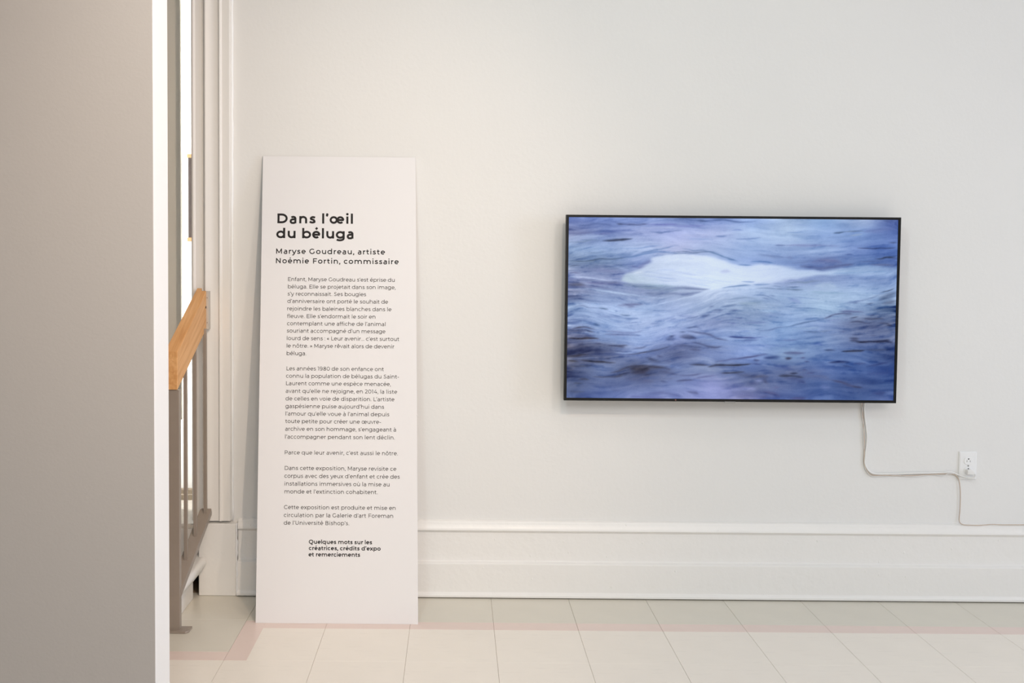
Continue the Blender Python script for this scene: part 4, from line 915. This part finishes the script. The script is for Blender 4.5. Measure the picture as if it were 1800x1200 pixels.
STROKES += [
 ('A', [(1130, 955), (1400, 975), (1800, 1035)], 12, (172, 190, 226), .8), ('A', [(1250, 1000), (1500, 1040), (1790, 1075)], 9, (168, 186, 224), .8), ('A', [(1450, 960), (1600, 930), (1790, 955)], 16, (180, 198, 234), .7),
 ('A', [(1100, 985), (1300, 960)], 16, (214, 226, 240), .6), ('D', [(1230, 30), (1450, 55), (1790, 80)], 9, (164, 184, 224), .8), ('D', [(1400, 85), (1600, 110), (1790, 118)], 9, (166, 186, 224), .75), ('D', [(1150, 120), (1400, 160), (1700, 165)], 12, (176, 196, 224), .7),
 ('B', [(60, 830), (200, 815), (330, 840)], 16, (190, 204, 232), .7), ('B', [(790, 960), (870, 950), (950, 960)], 24, (182, 194, 228), .8), ('B', [(0, 960), (300, 1000), (560, 1030)], 10, (180, 196, 232), .7), ('B', [(380, 960), (600, 1000)], 10, (186, 202, 236), .6),
 ('E', [(100, 60), (400, 90), (760, 150)], 8, (182, 200, 234), .7), ('E', [(200, 130), (420, 160), (640, 200)], 8, (176, 196, 230), .7), ('E', [(500, 60), (800, 120), (1000, 140)], 8, (184, 202, 236), .6), ('E', [(300, 30), (700, 45)], 10, (212, 224, 246), .5)]
for s in STROKES: paint(*s)
# break the strokes up: short smear along the flow, then a small domain warp
def lic3(im_, n):
    yy_, xx_ = np.mgrid[0:NZ, 0:NX].astype(float); acc = im_.copy(); cnt = 1.0
    for sgn in (1, -1):
        X_, Y_ = xx_.copy(), yy_.copy()
        for k in range(n):
            xi = np.clip(X_.astype(int), 0, NX - 1); yi = np.clip(Y_.astype(int), 0, NZ - 1)
            X_ = np.clip(X_ + sgn * vx[yi, xi], 0, NX - 1); Y_ = np.clip(Y_ + sgn * vy[yi, xi], 0, NZ - 1)
            acc += im_[np.round(Y_).astype(int), np.round(X_).astype(int)]; cnt += 1
    return acc / cnt
def bil(im_, X_, Y_):
    X_ = np.clip(X_, 0, NX - 1.001); Y_ = np.clip(Y_, 0, NZ - 1.001); xi = X_.astype(int); yi = Y_.astype(int); fx = (X_ - xi)[..., None]; fy = (Y_ - yi)[..., None]
    return (im_[yi, xi] * (1 - fx) + im_[yi, xi + 1] * fx) * (1 - fy) + (im_[yi + 1, xi] * (1 - fx) + im_[yi + 1, xi + 1] * fx) * fy
def aniso(sx_, sy_): 
    a_ = rs.randn(NZ, NX)
    k_ = np.exp(-0.5 * (np.arange(-3 * sx_, 3 * sx_ + 1) / sx_) ** 2); p_ = np.pad(a_, ((0, 0), (3 * sx_, 3 * sx_)), 'wrap'); a_ = sum(k_[i] * p_[:, i:i + NX] for i in range(len(k_)))
    k_ = np.exp(-0.5 * (np.arange(-3 * sy_, 3 * sy_ + 1) / sy_) ** 2); p_ = np.pad(a_, ((3 * sy_, 3 * sy_), (0, 0)), 'wrap'); a_ = sum(k_[i] * p_[i:i + NZ] for i in range(len(k_)))
    return norm(a_)
img = lic3(img, 2)
img = bil(img, xx + aniso(9, 3) * 1.6, yy + aniso(10, 3) * 0.40 + aniso(4, 1) * 0.22)
body = (mk * fade)
for cx, cy, rx, ry, a_, col_ in ((1040, 615, 52, 22, .55, (78, 80, 108)), (1150, 655, 55, 17, .50, (74, 76, 104)), (1235, 608, 48, 15, .45, (88, 96, 134)), (1540, 568, 46, 18, .50, (86, 96, 132)), (1400, 655, 55, 15, .40, (84, 92, 130)),
                              (1470, 460, 60, 9, .35, (108, 116, 158)), (1290, 560, 60, 14, .22, (112, 128, 172)), (1060, 470, 50, 10, .30, (122, 130, 172)), (1340, 535, 50, 8, .25, (150, 170, 192)), (1010, 660, 30, 30, .35, (84, 92, 122))):
    gx_, gy_ = topx(cx, cy); k_ = (NX - 1) / (PX1 - PX0)
    e_ = np.exp(-(((xx - gx_) / (rx * k_)) ** 2 + ((yy - gy_) / (ry * k_)) ** 2) + 0.25 * n3 * 0.6)
    al_ = (np.clip(e_ * (0.75 + 0.25 * n2), 0, 1) * a_)[..., None]
    img = img * (1 - al_) + np.array(col_, float) * al_
keep = (1 - 0.72 * body)
r1 = norm(lic(norm(blur(rs.randn(NZ, NX), 1)), 11)); r2 = norm(lic(norm(blur(rs.randn(NZ, NX), 2)), 20))
streak_ = -np.clip(r1 - 0.65, 0, 2) * 15 + np.clip(-r1 - 1.0, 0, 2) * 7
broad_ = -np.clip(r2 - 0.8, 0, 2) * 15 + np.clip(-r2 - 1.0, 0, 2) * 7
img = img + ((streak_ * SHARP + broad_ * (0.6 + 0.5 * AMP)) * AMP * keep)[..., None] * np.array([1.15, 1.0, 0.72])
img = img + (norm(lic(norm(rs.randn(NZ, NX)), 9)) * 3.4 * SHARP * np.clip(AMP, 0.5, 1))[..., None]
img = blur_c = np.stack([img[..., k] * 0.7 + blur(img[..., k], 1) * 0.3 for k in range(3)], -1)
g = rs.randn(NZ, NX) * 1.6
m_ = img.mean(-1, keepdims=True); img = m_ + (img - m_) * 0.84
img = 162 + (img - 162) * 1.22
img = np.clip(img + g[..., None], 8, 250) / 255.0
lin = np.where(img <= 0.04045, img / 12.92, ((img + 0.055) / 1.055) ** 2.4)
sx0, sx1, sz0, sz1 = TX0 + BL_, TX1 - BR_, TZ0 + BB_, TZ1 - BT_
gx = np.linspace(sx0, sx1, NX); gz = np.linspace(sz1, sz0, NZ)
co = np.zeros((NZ, NX, 3)); co[..., 0] = gx[None, :] - (TX0 + TX1) / 2; co[..., 1] = 0.0025; co[..., 2] = gz[:, None] - TZ0
ii = np.arange(NZ * NX).reshape(NZ, NX)
quads = np.stack([ii[1:, :-1], ii[1:, 1:], ii[:-1, 1:], ii[:-1, :-1]], -1).reshape(-1, 4)
me = bpy.data.meshes.new('screen')
me.vertices.add(NZ * NX); me.vertices.foreach_set('co', co.ravel())
me.loops.add(quads.size); me.loops.foreach_set('vertex_index', quads.ravel())
me.polygons.add(len(quads)); me.polygons.foreach_set('loop_start', np.arange(0, quads.size, 4))
me.update(); me.validate()
ca = me.color_attributes.new('picture', 'FLOAT_COLOR', 'POINT')
ca.data.foreach_set('color', np.concatenate([lin, np.ones((NZ, NX, 1))], -1).astype(np.float32).ravel())
sm = bpy.data.materials.new('screen_picture'); sm.use_nodes = True
nt = sm.node_tree; b_ = nt.nodes['Principled BSDF']
at = nt.nodes.new('ShaderNodeAttribute'); at.attribute_name = 'picture'
b_.inputs['Base Color'].default_value = (0.004, 0.004, 0.004, 1); b_.inputs['Roughness'].default_value = 0.16; b_.inputs['Specular IOR Level'].default_value = 0.25
nt.links.new(at.outputs['Color'], b_.inputs['Emission Color']); b_.inputs['Emission Strength'].default_value = 1.05
me.materials.append(sm)
so = new_obj('screen', me, tv); so['label'] = 'lit screen with moving blue water'

# ------------------------------------------------------------------ outlet and cords
M_slotl = mat('outlet_blade_slot', srgb(150, 146, 138), rough=0.6)
ox, oz = 2.0424, 0.540
ou = thing('wall_outlet', 'white duplex power outlet low on the wall right of the television', 'outlet', (ox, W, oz))
cp = MB()
hx, hz = 0.0355, 0.0565
o4 = [(-hx, -hz), (hx, -hz), (hx, hz), (-hx, hz)]; i4 = [(-hx + .006, -hz + .006), (hx - .006, -hz + .006), (hx - .006, hz - .006), (-hx + .006, hz - .006)]
cp.add([(ox + p[0], W, oz + p[1]) for p in o4] + [(ox + p[0], W - 0.003, oz + p[1]) for p in o4] + [(ox + p[0], W - 0.0075, oz + p[1]) for p in i4],
       [(0, 1, 5, 4), (1, 2, 6, 5), (2, 3, 7, 6), (3, 0, 4, 7), (4, 5, 9, 8), (5, 6, 10, 9), (6, 7, 11, 10), (7, 4, 8, 11), (8, 9, 10, 11), (3, 2, 1, 0)])
cp.build('cover_plate', M_plast, ou, bevel=0.0012, seg=2)
for zz in (oz + 0.0195, oz - 0.0195):
    loop = []
    for k in range(32):
        a_ = 2 * math.pi * k / 32
        loop.append((ox + 0.0172 * math.cos(a_), zz + max(-0.0142, min(0.0142, 0.0172 * math.sin(a_)))))
    rc = MB().prism(loop, 'y', W - 0.0098, W - 0.006).build('receptacle', M_plast, ou, bevel=0.0006)
    for dx, hh in ((-0.0063, 0.0042), (0.0063, 0.0034)):
        MB().box(ox + dx - 0.0009, ox + dx + 0.0009, W - 0.0102, W - 0.0085, zz - 0.004 - 0.0005, zz - 0.004 + 2 * hh - 0.0005).build('slot', M_slotl, rc)
    gl_ = [(ox - 0.0026, zz + 0.0105), (ox + 0.0026, zz + 0.0105), (ox + 0.0026, zz + 0.0080), (ox + 0.001, zz + 0.006), (ox - 0.001, zz + 0.006), (ox - 0.0026, zz + 0.0080)]
    MB().prism(gl_, 'y', W - 0.0102, W - 0.0085).build('ground_hole', M_slot, rc)
MB().disc((ox, W - 0.0088, oz), 0.0028, 0.003, 14).build('screw', M_silver, ou)

WY = W - 0.0055
ca_pts = [(1.6265, -0.095, 0.835), (1.6235, WY - 0.004, 0.785), (1.6265, WY, 0.7377), (1.634, WY, 0.6900), (1.6385, WY, 0.6495), (1.6355, WY, 0.6013), (1.6320, WY, 0.5600), (1.6345, WY, 0.5400), (1.6490, WY, 0.5160), (1.6733, WY, 0.5045),
          (1.7300, WY, 0.5045), (1.8135, WY, 0.5078), (1.9040, WY, 0.5100), (1.9650, WY, 0.5130), (1.9832, WY - 0.001, 0.5120), (2.0010, -0.0615, 0.5050), (2.0220, -0.066, 0.4975), (2.0420, -0.072, 0.4945), (2.0560, -0.076, 0.4975), (2.0620, -0.078, 0.5050), (2.0600, -0.077, 0.5130), (2.0545, -0.076, 0.5170)]
pcd = thing('power_cord', 'thick white power cord from television to the lower outlet socket', 'cable', (1.6265, W, 0.79))
pts = catmull(ca_pts, 6)
MB().tube(pts, [0.0036 if p.x < 1.985 else 0.0027 for p in pts], 10).build('cord', M_cord, pcd, smooth=True)
pg = MB().prism([(2.0300, 0.5270), (2.0470, 0.5290), (2.0560, 0.5230), (2.0600, 0.5150), (2.0590, 0.5085), (2.0540, 0.5075), (2.0440, 0.5085), (2.0300, 0.5095)], 'y', W - 0.030, W - 0.0102)
pg.build('plug', M_cord, pcd, bevel=0.003, seg=3)
cb_pts = [(1.6135, -0.093, 0.83), (1.6146, WY - 0.003, 0.785), (1.6195, WY, 0.7373), (1.6235, WY, 0.6900), (1.6275, WY, 0.6464), (1.6290, WY, 0.5900), (1.6285, WY, 0.5506), (1.6350, WY, 0.5270), (1.6470, WY, 0.5090), (1.6651, WY, 0.4990), (1.7300, WY, 0.4985), (1.8146, WY, 0.4985), (1.8700, WY, 0.5020),
          (1.9400, WY - 0.002, 0.5065), (1.9800, WY - 0.002, 0.5065), (1.9960, WY, 0.4990), (2.0080, WY, 0.4830), (2.0140, WY, 0.4500), (2.0165, WY, 0.4100), (2.0160, WY, 0.3600), (2.0140, WY, 0.3250), (2.0165, -0.060, 0.3110), (2.0260, -0.066, 0.3060), (2.0450, -0.068, 0.3050), (2.0931, -0.068, 0.3045),
          (2.1400, -0.067, 0.3080), (2.1838, -0.068, 0.3070), (2.2746, -0.068, 0.3080), (2.4, -0.068, 0.3075), (2.7, -0.068, 0.3070), (3.2, -0.068, 0.3075)]
MBc = MB().tube(catmull(cb_pts, 6), 0.0016, 8)
dc = MBc.build('data_cord', M_cordb, None, smooth=True)
tag(dc, 'thin beige cable running down from the outlet and along the baseboard top', 'cable')
c2 = [(1.6120, -0.093, 0.82), (1.6105, WY - 0.003, 0.785), (1.6160, WY - 0.001, 0.765), (1.6150, WY, 0.74), (1.6225, WY, 0.70), (1.6235, WY, 0.66), (1.6265, WY, 0.62), (1.6305, WY, 0.58), (1.6300, WY, 0.54), (1.6420, WY, 0.512), (1.6600, WY, 0.4955), (1.7000, WY, 0.4960), (1.76, WY, 0.5000), (1.80, WY, 0.4960), (1.84, WY, 0.4965), (1.90, WY, 0.5035), (1.945, WY - 0.003, 0.5000), (1.96, WY - 0.004, 0.5075), (1.9850, WY - 0.004, 0.5095)]
sgc = MB().tube(catmull(c2, 6), 0.0013, 8).build('signal_cord', M_cord, None, smooth=True)
tag(sgc, 'thin pale wire twisting beside the thick white cord below the television', 'cable')
